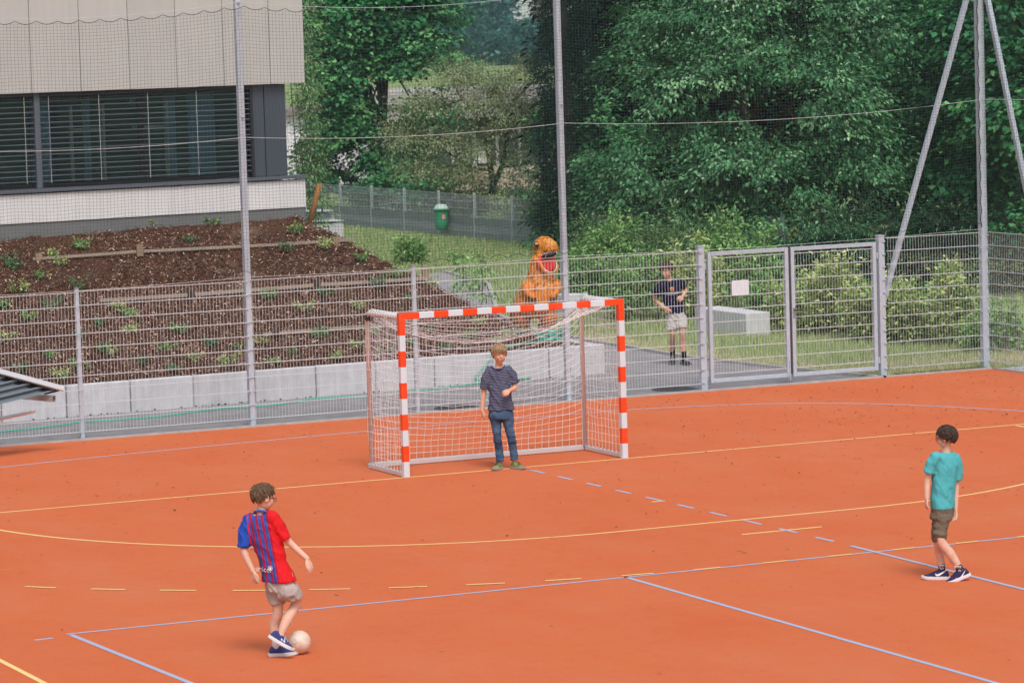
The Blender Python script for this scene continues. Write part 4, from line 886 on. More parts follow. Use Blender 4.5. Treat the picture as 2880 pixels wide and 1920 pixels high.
for i, (u, v) in enumerate([(x*.40816, 600+y*.40816) for x, y in pp4]+[(900+x*.2976, 640+y*.2976) for x, y in pp8]):
    p = bank(u, v+6)
    if p.y < wall_y(p.x)+.12: p.y = wall_y(p.x)+.15
    z = bank_h(p.x, p.y); th = thing('young_shrub', 'small young green shrub planted in the bark mulch of the bank', 'shrub', (p.x, p.y, z), group='young shrubs planted on the mulched bank')
    P = []; O = []; s = random.uniform(.07, .16); mb = MB(); up = random.uniform(.6, 1.6)
    for k in range(random.randint(5, 9)):
        a = rng.uniform(0, 6.28); q = Vector((math.cos(a)*s*.9, math.sin(a)*s*.9, s*up*rng.uniform(.5, 1.1))); b_ = Vector((p.x, p.y, z)); mb.tube([b_, b_+q*.5+Vector((0, 0, .02)), b_+q], [.006, .004, .002], 4)
        for j in range(4): f_ = rng.uniform(.35, 1.05); P.append(tuple(b_+q*f_)); O.append((math.cos(a)*.7, math.sin(a)*.7, .6))
    pal = [LIGHTG, MIDG, [(.12, .24, .10), (.09, .19, .09), (.17, .28, .13), (.2, .3, .12)]][i % 3]
    V, F, tn = spray_crown(np.array(P), np.array(O), 6, .035, .8, .048, 0, pal, GP, .5, .5); link('leaves', np_mesh('leaves', V, F, tn), LEAF, th); mb.build('stems', mat('twig', (.1, .07, .05), .9), th)

# ================================================================== GRASS
def blades(x, y, hmin, hmax, wd_, pal, palp, z=None, bend=.5):
    k = len(x); h = rng.uniform(hmin, hmax, k); a = rng.uniform(0, 6.28, k); b_ = rng.uniform(.1, bend, k)*h; c_ = rng.uniform(0, 6.28, k)
    z = np.zeros(k)-.02 if z is None else z; P = np.stack([x, y, z], 1); s = np.stack([np.cos(a), np.sin(a), np.zeros(k)], 1)*wd_*.5; tip = np.stack([np.cos(c_)*b_, np.sin(c_)*b_, h], 1)
    md = tip*np.array([.35, .35, .6])
    V = np.stack([P-s, P+s, P+md+s*.7, P+tip, P+md-s*.7], 1).reshape(-1, 3); i = np.arange(k)[:, None]*5
    F = np.concatenate([i+np.array([[0, 1, 2]]), i+np.array([[0, 2, 4]]), i+np.array([[4, 2, 3]])])
    return V, F, np.repeat(np.array(pal)[rng.choice(len(pal), k, p=palp)]*rng.uniform(.8, 1.2, k)[:, None], 5, 0)
def kerb_x(y): return float(np.interp(y, [q[1] for q in kp], [q[0] for q in kp]))+.05
GRASSM = mat('grass_blade', (.2, .25, .1), .7, attr=True, transl=.25, spec=.2)
x = rng.uniform(8.6, 14.5, 60000); y = rng.uniform(6.95, 24, 60000); ok = np.array([a > kerb_x(b_) and (b_ > 7.1) for a, b_ in zip(x, y)]); x, y = x[ok], y[ok]
edge = np.array([a-kerb_x(b_) for a, b_ in zip(x, y)]); dry = np.clip(1.25-edge*.75, 0, 1); dry = np.maximum(dry, np.clip(1.7-(y-7)*.5, 0, 1)); gl_ = dry < rng.uniform(.25, .9, len(x))
sets = []
for sel, pal, palp, h0, h1 in ((gl_, [(.36, .46, .19), (.46, .52, .24), (.58, .58, .33), (.24, .37, .17)], [.3, .35, .2, .15], .05, .16), (~gl_, [(.64, .57, .36), (.72, .62, .43), (.52, .50, .26)], [.4, .35, .25], .03, .08)):
    V, F, tn = blades(x[sel], y[sel], h0, h1, .011, pal, palp); sets.append((V, F, tn))
V, F = join_vf([(a, b_) for a, b_, _ in sets]); o = link('grass', np_mesh('grass', V, F, np.concatenate([c_ for *_, c_ in sets])), GRASSM); tag(o, 'tall yellowing grass beside the path behind the gate', 'grass', kind='stuff')
x = rng.uniform(7, 21, 150000); y = rng.uniform(17, 62, 150000)
pth = np.array([np.interp(b_, [18, 23, 28.5, 35.0], [6.7, 8.8, 11.2, 13.2]) for b_ in y]); pth2 = np.array([np.interp(b_, [18.5, 22.5, 26.5, 30.5, 35.2], [8.95, 9.95, 11.65, 13.35, 14.35]) for b_ in y])
vis = ((x < pth-.1) | (x > pth2+.1) | (y > 35.3)) & (x < 20.2); x, y = x[vis], y[vis]
V, F, tn = blades(x, y, .05, .15, .022, [(.28, .40, .165), (.36, .45, .205), (.45, .49, .25), (.57, .53, .34), (.17, .28, .11)], [.28, .3, .2, .1, .12]); o = link('grass', np_mesh('grass', V, F, tn), GRASSM); tag(o, 'short green lawn grass between the bank and the far fence', 'grass', kind='stuff')
# moss and grass fringe at the court edge by the corner
x = rng.uniform(9.7, 11.4, 2600); y = rng.uniform(6.84, 7.0, 2600); V, F, tn = blades(x, y, .02, .07, .01, [(.22, .20, .05), (.30, .24, .08), (.13, .15, .04)], [.4, .3, .3]); o = link('grass', np_mesh('grass', V, F, tn), GRASSM); tag(o, 'mossy grass fringe along the court edge left of the corner pole', 'grass', kind='stuff')
# pale gravel and stones by the far path
sheet('gravel_strip', [(12.1, 25.6), (13.9, 29.5), (14.8, 32.5), (15.6, 32.0), (14.6, 28.6), (12.8, 25.0)], -.004, mat('pale_gravel', (.45, .43, .40), .95, var=.3, vscale=20))

# ================================================================== FAR FENCE
FF = thing('far_fence', 'grey mesh fence with privacy strips at the far end of the lawn', 'fence', (20.3, 44, 0))
fy = [29.4+2.5*i for i in range(14)]; FGA = mat('far_fence_metal', (.42, .47, .49), .6, metal=.2); STRIP = vary(mat('privacy_strip', (.19, .225, .23), .6, var=.12, vscale=2), .12)
fx = lambda y: 20.25+.012*(y-34)*0.6
for y in fy: MB().box((fx(y), y, .62), (.07, .07, 1.26), bev=.005).build('post', FGA, FF)
for a, c_ in zip(fy[:-1], fy[1:]):
    p0, p1 = Vector((fx(a)-.03, a+.03, 0)), Vector((fx(c_)-.03, c_-.03, 0))
    xs_ = np.linspace(0, 1, 50); V, F = strands(np.array([[[*p0.lerp(p1, q).xy, .02], [*p0.lerp(p1, q).xy, 1.2]] for q in xs_]), .004, 3); o = link('wire_panel', np_mesh('wire_panel', V, F), FGA, FF)
    for z in (.62, .81, 1.0, 1.19): MB().bar(p0+Vector((0, 0, z)), p1+Vector((0, 0, z)), .012, .012).build('horizontal_bar', FGA, o)
    for i in range(3): MB().bar(p0+Vector((.012*(i % 2), 0, .105+.19*i)), p1+Vector((.012*(i % 2), 0, .105+.19*i)), .008, .183).build('privacy_strip', STRIP, o)
# green litter bin hanging on the fence
bp_ = G(1240, 690); by = 48.6; bx = fx(by)-.27
BIN = thing('litter_bin', 'green plastic litter bin hung on the far fence', 'bin', (bx, by, 0)); BG = mat('bin_green', (.055, .28, .165), .45, var=.06, vscale=4)
prof = [(.02, .20), (.13, .20), (.165, .24), (.185, .40), (.20, .74), (.205, .76)]
def lathe(prof, cx, cy, n_=24, sy=1.0):
    vs = [(cx+r_*math.cos(2*math.pi*j/n_), cy+sy*r_*math.sin(2*math.pi*j/n_), z) for r_, z in prof for j in range(n_)]
    return vs, [(i*n_+j, i*n_+(j+1) % n_, (i+1)*n_+(j+1) % n_, (i+1)*n_+j) for i in range(len(prof)-1) for j in range(n_)]
MB().add(*lathe(prof, bx, by)).build('bin_body', BG, BIN, True)
MB().add(*lathe([(.205, .745), (.24, .75), (.24, .79), (.20, .795)], bx, by)).build('rim', mat('bin_rim', (.14, .36, .24), .45), BIN, True)
MB().add(*lathe([(.20, .78), (.19, .84), (.13, .895), (.0, .91)], bx, by)).build('lid', mat('bin_lid', (.42, .55, .47), .5), BIN, True)
cv = (CAM_POS-Vector((bx, by, .5))); a0 = math.atan2(cv.y, cv.x)+.35
vs = []
for i in range(9):
    a = a0+(-4+i)*.055
    for z in (.50, .62): vs.append((bx+.201*math.cos(a), by+.201*math.sin(a), z))
MB().add(vs, [(2*i, 2*i+2, 2*i+3, 2*i+1) for i in range(8)]).build('sticker', mat('bin_sticker', (.70, .33, .27), .6, var=.3, vscale=40), BIN)
# ================================================================== CONCRETE SEATING BLOCKS, STAKE, STEP WALL
def block(label, p, sx, sy, h, rz):
    th = thing('concrete_block', label, 'block', p, rz); o = MB().box((0, 0, h/2), (sx, sy, h), None, bev=.012).mesh('body')
    ob = bpy.data.objects.new('body', o); o.materials.append(CONC); COL.objects.link(ob); ob.parent = th
block('long pale concrete seating block behind the left gate leaf', (11.5, 15.6, -.02), .50, 1.9, .45, R(1)); block('pale concrete seating block right of the dinosaur costume', (11.05, 22.1, -.02), .55, 1.7, .45, R(1))
sk = thing('timber_stake', 'leaning orange brown timber stake at the building corner', 'stake', (5.2, 18.9, 1.2)); q0 = hit(868, 640, Vector((0, 19, 0)), Vector((0, 1, 0))); q1 = hit(898, 517, Vector((0, 19, 0)), Vector((0, 1, 0)))
MB().tube([q0, q0.lerp(q1, .5), q1], .045, 10).build('shaft', mat('orange_wood', (.36, .155, .05), .85, var=.25, vscale=5, stretch=(1, 1, .2)), sk, True)
SW = thing('step_wall', 'small pale concrete stair wall beside the bank near the building corner', 'wall', (6.6, 22, 0))
def qbox(u0, u1, v0, v1, y, d, name, m_):
    a = hit(u0, v1, Vector((0, y, 0)), Vector((0, 1, 0))); c_ = hit(u1, v0, Vector((0, y, 0)), Vector((0, 1, 0))); return MB().box(((a.x+c_.x)/2, y+d/2, (a.z+c_.z)/2), (c_.x-a.x, d, c_.z-a.z), bev=.01).build(name, m_, SW)
qbox(880, 966, 626, 720, 22, .8, 'lower_wall', CONC); qbox(876, 970, 619, 626, 21.97, .9, 'coping', CONC); qbox(880, 932, 598, 619, 22.5, .5, 'window_box', mat('glass_box', (.20, .25, .26), .3)); qbox(876, 940, 591, 598, 22.4, .7, 'upper_coping', CONC); qbox(930, 940, 598, 619, 22.5, .2, 'pillar', CONC2)

# ================================================================== FAR HOUSES, HILL AND WOOD
PV = AT(1400, 126); vd = (PV-Vector((CAM_POS.x, CAM_POS.y, 0))).normalized(); vr = Vector((vd.y, -vd.x, 0)); ang = math.atan2(vr.y, vr.x)
PAV = thing('pavilion', 'low pale pavilion with large white framed windows behind the olive tree', 'building', PV, ang)
def pbox(x0, x1, y0, y1, z0, z1, name, m_, par=PAV, org=None):
    o = MB().box(((x0+x1)/2, (y0+y1)/2, (z0+z1)/2), (x1-x0, y1-y0, z1-z0)).mesh(name); o.materials.append(m_); ob = bpy.data.objects.new(name, o); COL.objects.link(ob); ob.parent = par; return ob
PK = mat('pale_pink_fascia', (.44, .40, .40), .8, var=.06, vscale=1); PG = mat('pavilion_glass', (.10, .12, .12), .12, spec=.6); WF = mat('white_frame', (.72, .70, .71), .6); BS = mat('beige_base', (.50, .40, .31), .85, var=.1, vscale=2)
pbox(-4.2, 2.4, 0, 6, 0, .85, 'base_wall', BS); pbox(-4.2, 2.4, .3, 6, .85, 2.62, 'inner_wall', mat('pavilion_dark', (.13, .125, .115), .8)); pbox(-4.6, 2.8, -.7, 6.5, 2.62, 3.05, 'fascia', PK); pbox(-4.7, 2.9, -.8, 6.6, 3.056, 3.62, 'roof_edge', PK)
for i in range(9):
    x = -4.1+i*.8; w_ = pbox(x+.06, x+.74, .2, .24, .92, 2.55, 'window', PG); pbox(x-.05, x+.05, .12, .26, .86, 2.61, 'frame_post', WF)
    if i % 3 == 1: pbox(x+.1, x+.45, .13, .19, .95, 1.55, 'poster', WF)
HV = AT(985, 132); HS = thing('white_house', 'white walled house glimpsed through the maple tree', 'building', HV, ang)
WW = mat('house_white', (.72, .69, .71), .85, var=.04, vscale=.8)
pbox(-4.6, 4.6, 0, 7, 0, 2.75, 'wall', WW, HS); pbox(-4.8, 4.8, -.3, 7.3, 2.755, 2.95, 'roof', mat('house_roof', (.25, .20, .19), .8), HS)
for x in (-3.4, -1.0, 1.5, 3.5):
    f_ = pbox(x-.45, x+.45, -.03, .02, 1.0, 2.1, 'window', mat('house_frame', (.6, .6, .62), .6), HS); pbox(x-.38, x+.38, -.045, -.02, 1.07, 2.03, 'pane', PG, HS)
pbox(-8, 9, -3, 40, -.01, .0, 'forecourt', mat('forecourt', (.50, .48, .47), .9), HS)
# white blossoming shrub behind the far fence
for lab, u, v in (('white flowering shrub just left of the green bin', 1215, 580), ('white flowering shrub behind the far fence left of the bin', 1120, 585)):
    d = ray(u, v); hz = math.hypot(d.x, d.y); p = CAM_POS+d*(104/hz)
    tree('flowering_shrub', lab, (p.x, p.y, 0), .6, .02, [(p.x, p.y, max(.4, p.z), .55, .5, .5), (p.x, p.y, .4, .5, .5, .4)], 60, 12, .14, .9, .07, 0, [(.62, .55, .55), (.12, .2, .09), (.5, .46, .44)], [.45, .35, .2], .7, LEAF, ntips=4, cat='shrub')
# hill
def hill_z(d, u): return max(0.0, (d-1900)*.09)
vs = []; fs = []; ds = list(range(1700, 2450, 50)); us = list(range(-200, 3300, 100))
for d_ in ds:
    for u in us: p = AT(u, d_); vs.append((p.x, p.y, hill_z(d_, u)-.5+1.5*fbm(p.x, p.y, 0, .01)))
for j in range(len(ds)-1):
    for i in range(len(us)-1): a = j*len(us)+i; fs.append((a, a+1, a+len(us)+1, a+len(us)))
me = bpy.data.meshes.new('hill'); me.from_pydata(vs, [], fs); me.update(); o = link('hill', me, mat('meadow', (.42, .42, .33), .95, var=.12, vscale=.02), None, True); o['kind'] = 'structure'
WP = []
for grp, (d0, d1, cnt, L0) in enumerate(((620, 1100, 330, 1.0), (1100, 1850, 420, 1.6))):
    C_ = []; O_ = []
    for k in range(cnt):
        d_ = rng.uniform(d0, d1); u = rng.uniform(1100, 1660)
        # tall trees on the left; on the right low ones leave the meadow in view above them, as the photograph shows
        tall = u < 1400+rng.normal(0, 12); hgt = rng.uniform(.011, .026)*d_*.5+rng.uniform(6, 12) if tall else CAM_POS.z+rng.uniform(-.006, .0028)*d_; hgt = max(hgt, 2.5); w_ = rng.uniform(1.5, 2.8)*(.7+d_/1100); p = AT(u, d_); con = rng.uniform() < .4
        for q in range(30):
            f_ = rng.uniform(.1, 1); a = rng.uniform(0, 6.28); rr = w_*((1-f_)*.95+.05 if con else math.sqrt(max(0, 1-(f_*2-1.05)**2)))*rng.uniform(.5, 1); C_.append((p.x+rr*math.cos(a), p.y+rr*math.sin(a), f_*hgt)); O_.append((math.cos(a), math.sin(a), .4))
    WP.append(spray_crown(np.array(C_), np.array(O_), 12, L0*1.2, .8, L0, .1, [(.010, .06, .05), (.02, .10, .075), (.04, .16, .11), (.09, .24, .16)], [.3, .35, .22, .13], .7, .5))
V, F = join_vf([(a, b_) for a, b_, _ in WP]); tn = np.concatenate([c_ for *_, c_ in WP])
o = link('far_wood', np_mesh('far_wood', V, F, tn), LEAF); tag(o, 'hazy blue green wooded hillside in the distance', 'forest', kind='stuff')
# bare tree against the meadow
p = AT(1512, 700); z = 0.0; th = thing('bare_tree', 'slim pale bare tree against the distant meadow', 'tree', (p.x, p.y, z)); mb = MB(); p = Vector((p.x, p.y, z))
mb.tube([p, p+Vector((0, 0, 14)), p+Vector((.3, 0, 22))], [.35, .22, .05], 6); mb.build('trunk', mat('pale_bark', (.25, .22, .2), .9), th)
mb = MB()
for i in range(26):
    h_ = rng.uniform(5, 20); a = rng.uniform(0, 6.28); ln = rng.uniform(2, 5); q = p+Vector((0, 0, h_)); e = q+Vector((math.cos(a)*ln*.45, math.sin(a)*ln*.45, ln)); mb.tube([q, q.lerp(e, .5)+Vector((math.cos(a)*.3, math.sin(a)*.3, -.2)), e], [.09, .06, .02], 4)
mb.build('branches', mat('pale_bark', (.25, .22, .2), .9), th)

# ================================================================== HAZE
mb = MB(); mb.box((850, 850, 59), (3600, 3600, 120)); o = mb.build('haze', None); tag(o, 'thin bluish haze filling the air', 'haze', kind='stuff')
m = bpy.data.materials.new('haze'); m.use_nodes = True; t = m.node_tree; t.nodes.clear(); ov = t.nodes.new('ShaderNodeOutputMaterial'); pv_ = t.nodes.new('ShaderNodeVolumePrincipled')
pv_.inputs['Color'].default_value = (.55, .88, 1.0, 1); pv_.inputs['Density'].default_value = .00017; pv_.inputs['Anisotropy'].default_value = .0; t.links.new(pv_.outputs[0], ov.inputs['Volume']); o.data.materials.append(m)
# ================================================================== PEOPLE
def skin_mat(name, col):
    m = mat(name, col, .68, var=.10, vscale=14, spec=.22, bump=.08, bscale=60); b = m.node_tree.nodes['Principled BSDF']
    b.inputs['Subsurface Weight'].default_value = .06; b.inputs['Subsurface Radius'].default_value = (.012, .005, .003); b.inputs['Subsurface Scale'].default_value = .5; return m
SKIN = skin_mat('skin', (.66, .36, .24)); SKINP = skin_mat('skin_pale', (.70, .43, .32))
def cloth(name, col, var=.10, vs=7, bump=.25):
    """woven fabric with soft creases"""
    if name in MATS: return MATS[name]
    m, t, b = node_mat(name, .92, .12); n = N(t); vec, *_ = n.obj(); f = n.noise(vec, vs, 4); t.links.new(n.mix(f, tuple(c*(1-var) for c in col), tuple(c*(1+var) for c in col)), b.inputs['Base Color']); creases(n, vec, b); return m
def creases(n, vec, b, k=1.0):
    a = n.m('ABSOLUTE', n.m('SUBTRACT', n.noise(vec, 5.5, 2, .45, (1.6, 1.3, .7)), .5)); c = n.m('ABSOLUTE', n.m('SUBTRACT', n.noise(vec, 13, 2, .4, (1.3, 1, .8)), .5)); n.bump(n.m('ADD', a, n.m('MULTIPLY', c, .35)), .8*k, b, .06)
def cr(P, k=4):
    P = [Vector(p) for p in P]
    return smooth([tuple(p) for p in P], k) if len(P) > 2 else [P[0].lerp(P[1], i/k) for i in range(k+1)]
def limb(mb, pts, rad, n=14, k=4, flat=1.0, axis=None, round0=True, round1=True):
    """tapered tube with rounded ends; flat squashes it along `axis`"""
    P = cr(pts, k); rs = np.interp(np.linspace(0, 1, len(P)), np.linspace(0, 1, len(rad)), rad).tolist()
    d0 = (P[0]-P[1]).normalized(); d1 = (P[-1]-P[-2]).normalized()
    Q = []; S = []
    if round0:
        for a in (80, 55, 28): Q.append(P[0]+d0*rs[0]*math.sin(R(a))); S.append(rs[0]*math.cos(R(a)))
    Q += P; S += rs
    if round1:
        for a in (28, 55, 80): Q.append(P[-1]+d1*rs[-1]*math.sin(R(a))); S.append(rs[-1]*math.cos(R(a)))
    k0 = len(mb.v); mb.tube(Q, S, n)
    if flat != 1.0:
        ax = Vector(axis).normalized()
        for i, c in enumerate(Q):
            for j in range(n):
                v = Vector(mb.v[k0+i*n+j]); d = v-c; mb.v[k0+i*n+j] = tuple(c+d-ax*(d.dot(ax)*(1-flat)))
    return mb
def loft(mb, rings, n=22, ws=1.0):
    """rings: (centre, half width vector, half depth vector)"""
    vs = []; k = len(rings)
    for c, wv, dv in rings:
        c, wv, dv = Vector(c), Vector(wv)*ws, Vector(dv)*ws
        for j in range(n):
            a = 2*math.pi*j/n; ca, sa = math.cos(a), math.sin(a); ca = math.copysign(abs(ca)**.85, ca); sa = math.copysign(abs(sa)**.85, sa); vs.append(c+wv*ca+dv*sa)
    fs = [(i*n+j, i*n+(j+1) % n, (i+1)*n+(j+1) % n, (i+1)*n+j) for i in range(k-1) for j in range(n)]+[tuple(range(n-1, -1, -1)), tuple((k-1)*n+j for j in range(n))]
    return mb.add(vs, fs)
def ell(mb, c, ax, ay, az, nu=20, nv=12):
    c, ax, ay, az = Vector(c), Vector(ax), Vector(ay), Vector(az); vs = [c+az]
    for i in range(1, nv):
        p = math.pi*i/nv
        for j in range(nu): a = 2*math.pi*j/nu; vs.append(c+az*math.cos(p)+(ax*math.cos(a)+ay*math.sin(a))*math.sin(p))
    vs.append(c-az); L_ = len(vs)-1
    fs = [(0, 1+j, 1+(j+1) % nu) for j in range(nu)]
    for i in range(nv-2): fs += [(1+i*nu+j, 1+(i+1)*nu+j, 1+(i+1)*nu+(j+1) % nu, 1+i*nu+(j+1) % nu) for j in range(nu)]
    fs += [(L_, 1+(nv-2)*nu+(j+1) % nu, 1+(nv-2)*nu+j) for j in range(nu)]
    return mb.add(vs, fs)
TMP = bpy.data.scenes.new('workbench')
def baked(o):
    """mesh of an object with its modifiers, evaluated in a small scratch scene"""
    vl = TMP.view_layers[0]; vl.update(); dg = vl.depsgraph; return bpy.data.meshes.new_from_object(o.evaluated_get(dg), depsgraph=dg)
def remesh(mb, voxel, it=3, disp=None):
    me = mb.mesh('tmp'); bm = bmesh.new(); bm.from_mesh(me); bmesh.ops.recalc_face_normals(bm, faces=bm.faces); bm.to_mesh(me); bm.free()
    o = bpy.data.objects.new('tmp', me); TMP.collection.objects.link(o); q = o.modifiers.new('r', 'REMESH'); q.mode = 'VOXEL'; q.voxel_size = voxel
    if it: q = o.modifiers.new('s', 'SMOOTH'); q.factor = .5; q.iterations = it
    out = baked(o); bpy.data.objects.remove(o); bpy.data.meshes.remove(me)
    if disp:
        k = len(out.vertices); co = np.empty(k*3, np.float32); nr = np.empty(k*3, np.float32); out.vertices.foreach_get('co', co); out.vertices.foreach_get('normal', nr); co = co.reshape(-1, 3)
        co += nr.reshape(-1, 3)*np.array([disp(Vector(c)) for c in co.tolist()], np.float32)[:, None]; out.vertices.foreach_set('co', co.ravel()); out.update()
    return out
def plink(name, me, m, root, smooth_=True):
    if smooth_: me.polygons.foreach_set('use_smooth', [True]*len(me.polygons))
    for q in (m if isinstance(m, (list, tuple)) else [m]): me.materials.append(q)
    o = bpy.data.objects.new(name, me); COL.objects.link(o); o.parent = root; return o
class Fig:
    """figure in a frame whose x is to the right in the photo, y away from the camera, z up"""
    def __init__(s, label, u0, v0, zoom, ox, oy, group=None, dist_ground=True):
        s.p = G(u0, v0); s.root = thing('person', label, 'person', s.p, YAW, group); s.S = FPX/((s.p-CAM_POS).dot(ray(1440, 960).normalized()))
        h_ = (s.p-CAM_POS); s.dep = math.atan2(-h_.z, math.hypot(h_.x, h_.y)); s.u0, s.v0, s.zm, s.ox, s.oy = u0, v0, zoom, ox, oy
        s.body = MB()
    def J(s, zx, zy, y=0.0):
        u = s.ox+zx/s.zm; v = s.oy+zy/s.zm; du, dv = u-s.u0, s.v0-v; r_ = -ROLL
        x = (du+r_*dv)/s.S; zz = (dv-r_*du)/s.S; return Vector((x, y, (zz-y*math.sin(s.dep))/math.cos(s.dep)))
    def part(s, name, me, m): return plink(name, me, m, s.root)
def hand(mb, w_, d, pn, thumb, sc=1.0, curl=.35, spread=1.3):
    """palm and five fingers. d: direction of the hand, pn: the way the palm faces, thumb: +1/-1 side"""
    d = Vector(d).normalized(); pn = Vector(pn); pn = (pn-d*pn.dot(d)).normalized(); lat = d.cross(pn)*thumb; w_ = Vector(w_)
    pl = .070*sc
    for i in range(4): limb(mb, [w_+lat*(.010-.007*i)*sc, w_+d*pl*.5+lat*(.021-.014*i)*sc, w_+d*pl+lat*(.028-.0187*i)*sc], [.012*sc, .0115*sc, .0098*sc], 8, 2)
    for i, ln in enumerate((.056, .064, .060, .047)):
        q = w_+d*pl+lat*(.028-.0187*i)*sc; dd = (d+lat*(.16-.107*i)*spread).normalized(); pts = [q]; a = curl*.6*(1+.15*i)
        for f_ in (.45, .32, .25):
            dd = (dd*math.cos(a)+pn*math.sin(a)).normalized(); q = q+dd*ln*f_*sc; pts.append(q.copy()); a = curl*(1+.12*i)
        limb(mb, pts, [.0084*sc, .0080*sc, .0076*sc, .0062*sc], 8, 2)
    q = w_+d*.015*sc+lat*.016*sc; limb(mb, [q, q+d*.025*sc+lat*.022*sc+pn*.008*sc, q+d*.055*sc+lat*.030*sc+pn*.014*sc, q+d*.078*sc+lat*.026*sc+pn*.018*sc], [.013*sc, .012*sc, .010*sc, .008*sc], 8, 2)
class Head:
    def __init__(s, fig, c, f, up, k=1.0):
        s.c = Vector(c); s.f = Vector(f).normalized(); up = Vector(up); s.u = (up-s.f*up.dot(s.f)).normalized(); s.s = s.f.cross(s.u); s.k = k; s.fig = fig; mb = fig.body
        ell(mb, s.P(0, -.008, .022), s.s*.075*k, s.f*.094*k, s.u*.090*k); ell(mb, s.P(0, .022, -.040), s.s*.058*k, s.f*.066*k, s.u*.062*k)
        ell(mb, s.P(0, .052, -.083), s.s*.027*k, s.f*.026*k, s.u*.022*k)                       # chin
        ell(mb, s.P(0, .060, -.012), s.s*.050*k, s.f*.030*k, s.u*.045*k)                       # face plane
        limb(mb, [s.P(0, .083, .005), s.P(0, .100, -.018), s.P(0, .101, -.030)], [.009*k, .012*k, .013*k], 8, 2)   # nose
        for q in (-1, 1):
            ell(mb, s.P(q*.030, .066, -.030), s.s*.024*k, s.f*.022*k, s.u*.024*k)               # cheeks
            ell(mb, s.P(q*.077, -.004, -.008), s.s*.010*k, s.f*.020*k+s.s*q*.006*k, s.u*.031*k)  # ears
            ell(mb, s.P(q*.030, .074, .018), s.s*.024*k, s.f*.014*k, s.u*.008*k)                # brow ridge
        limb(mb, [s.P(-.020, .083, -.058), s.P(0, .092, -.056), s.P(.020, .083, -.058)], [.006*k, .009*k, .006*k], 8, 2)
    def P(s, a, b, h): return s.c+(s.s*a+s.f*b+s.u*h)*s.k
    def face(s, eyecol=(.05, .035, .03), browcol=(.12, .07, .04), smile=0.0, teeth=False):
        k = s.k; root = s.fig.root
        for q in (-1, 1):
            mb = MB(); ell(mb, s.P(q*.031, .079, .000), s.s*.013*k, s.f*.008*k, s.u*.0055*k, 12, 8); o = plink('eye', mb.mesh('eye'), mat('eye_white', (.55, .48, .45), .3), root)
            mb = MB(); ell(mb, s.P(q*.031, .0865, .000), s.s*.006*k, s.f*.003*k, s.u*.0055*k, 10, 6); plink('iris', mb.mesh('iris'), mat('iris', (.04, .03, .03), .2), root).parent = o
            mb = MB(); limb(mb, [s.P(q*.014, .090, .017), s.P(q*.031, .089, .022), s.P(q*.048, .076, .016)], [.0035*k, .004*k, .002*k], 6, 2); plink('eyebrow', mb.mesh('eyebrow'), mat('brow%.2f' % browcol[0], browcol, .9), root)
        mb = MB(); w_ = .021+.008*smile
        limb(mb, [s.P(-w_, .082-.008*smile, -.056+.008*smile), s.P(-w_*.4, .0925, -.058), s.P(w_*.4, .0925, -.058), s.P(w_, .082-.008*smile, -.056+.008*smile)], [.0025*k, .0045*k, .0045*k, .0025*k], 6, 3); o = plink('mouth', mb.mesh('mouth'), mat('lip', (.42, .13, .11), .5), root)
        if teeth: mb = MB(); limb(mb, [s.P(-w_*.6, .091, -.055), s.P(0, .0965, -.056), s.P(w_*.6, .091, -.055)], [.002*k, .0034*k, .002*k], 6, 2); plink('teeth', mb.mesh('teeth'), mat('teeth', (.8, .77, .72), .3), root).parent = o
    def hair(s, col, front=.35, back=-.52, side=-.20, vol=1.12, locks=260, fringe=0.0, seed=1, col2=None, spike=.05):
        rr = random.Random(seed); k = s.k; c = s.P(0, -.008, .022); rad = Vector((.075, .094, .090))*k
        def line_(df, ds):
            """lowest height of the hair for a direction"""
            if df > .1: return side+(front-side)*min(1, (df-.1)/.55)
            return side+(back-side)*min(1, (.1-df)/.8)
        def pt(d, r_): return c+(s.s*d.x*rad.x+s.f*d.y*rad.y+s.u*d.z*rad.z)*r_
        mb = MB(); nu, nv = 64, 40; vs = []
        for i in range(nv+1):
            p = math.pi*i/nv
            for j in range(nu):
                a = 2*math.pi*j/nu; d = Vector((math.sin(p)*math.cos(a), math.sin(p)*math.sin(a), math.cos(p))); e = d.z-line_(d.y, d.x)+.10*noise.noise(Vector((d.x*5, d.y*5, seed)))
                q = min(1, max(0, (e+.03)/.13)); r_ = .86+(vol-.86)*q**.6+(.04*noise.noise(d*3+Vector((seed, 0, 0)))+.012*noise.noise(d*11))*q
                if fringe and d.y > .35 and e > 0: r_ += .03*fringe
                vs.append(pt(d, r_))
        mb.add(vs, [(i*nu+j, (i+1)*nu+j, (i+1)*nu+(j+1) % nu, i*nu+(j+1) % nu) for i in range(nv) for j in range(nu)])
        crown = Vector((.1, -.45, .88)).normalized()
        for _ in range(locks):
            while True:
                d = Vector((rr.gauss(0, 1), rr.gauss(0, 1), rr.gauss(0, 1))).normalized()
                if d.z > line_(d.y, d.x)+.12: break
            flow = (d-crown); flow = flow-d*flow.dot(d); flow = flow.normalized() if flow.length > .05 else Vector((0, 1, 0)); flow = (flow+Vector((rr.gauss(0, .2), rr.gauss(0, .2), -.2))).normalized(); pts = []; ln = rr.uniform(.35, .7)
            for i in range(4):
                dd = (d+flow*ln*i/3); dd.normalize(); pts.append(pt(dd, vol+.002+.075*rr.random()**2*i/3+(.010 if i in (1, 2) else 0)))
            if rr.random() < spike and d.z > .2: pts = [pts[0]]+[q_+(q_-c).normalized()*.026*k*rr.uniform(.3, 1)*(i_+1)/3 for i_, q_ in enumerate(pts[1:])]
            w_ = rr.uniform(.0022, .0042)*k; mb.tube(pts, [w_, w_*1.1, w_*.8, w_*.15], 4)
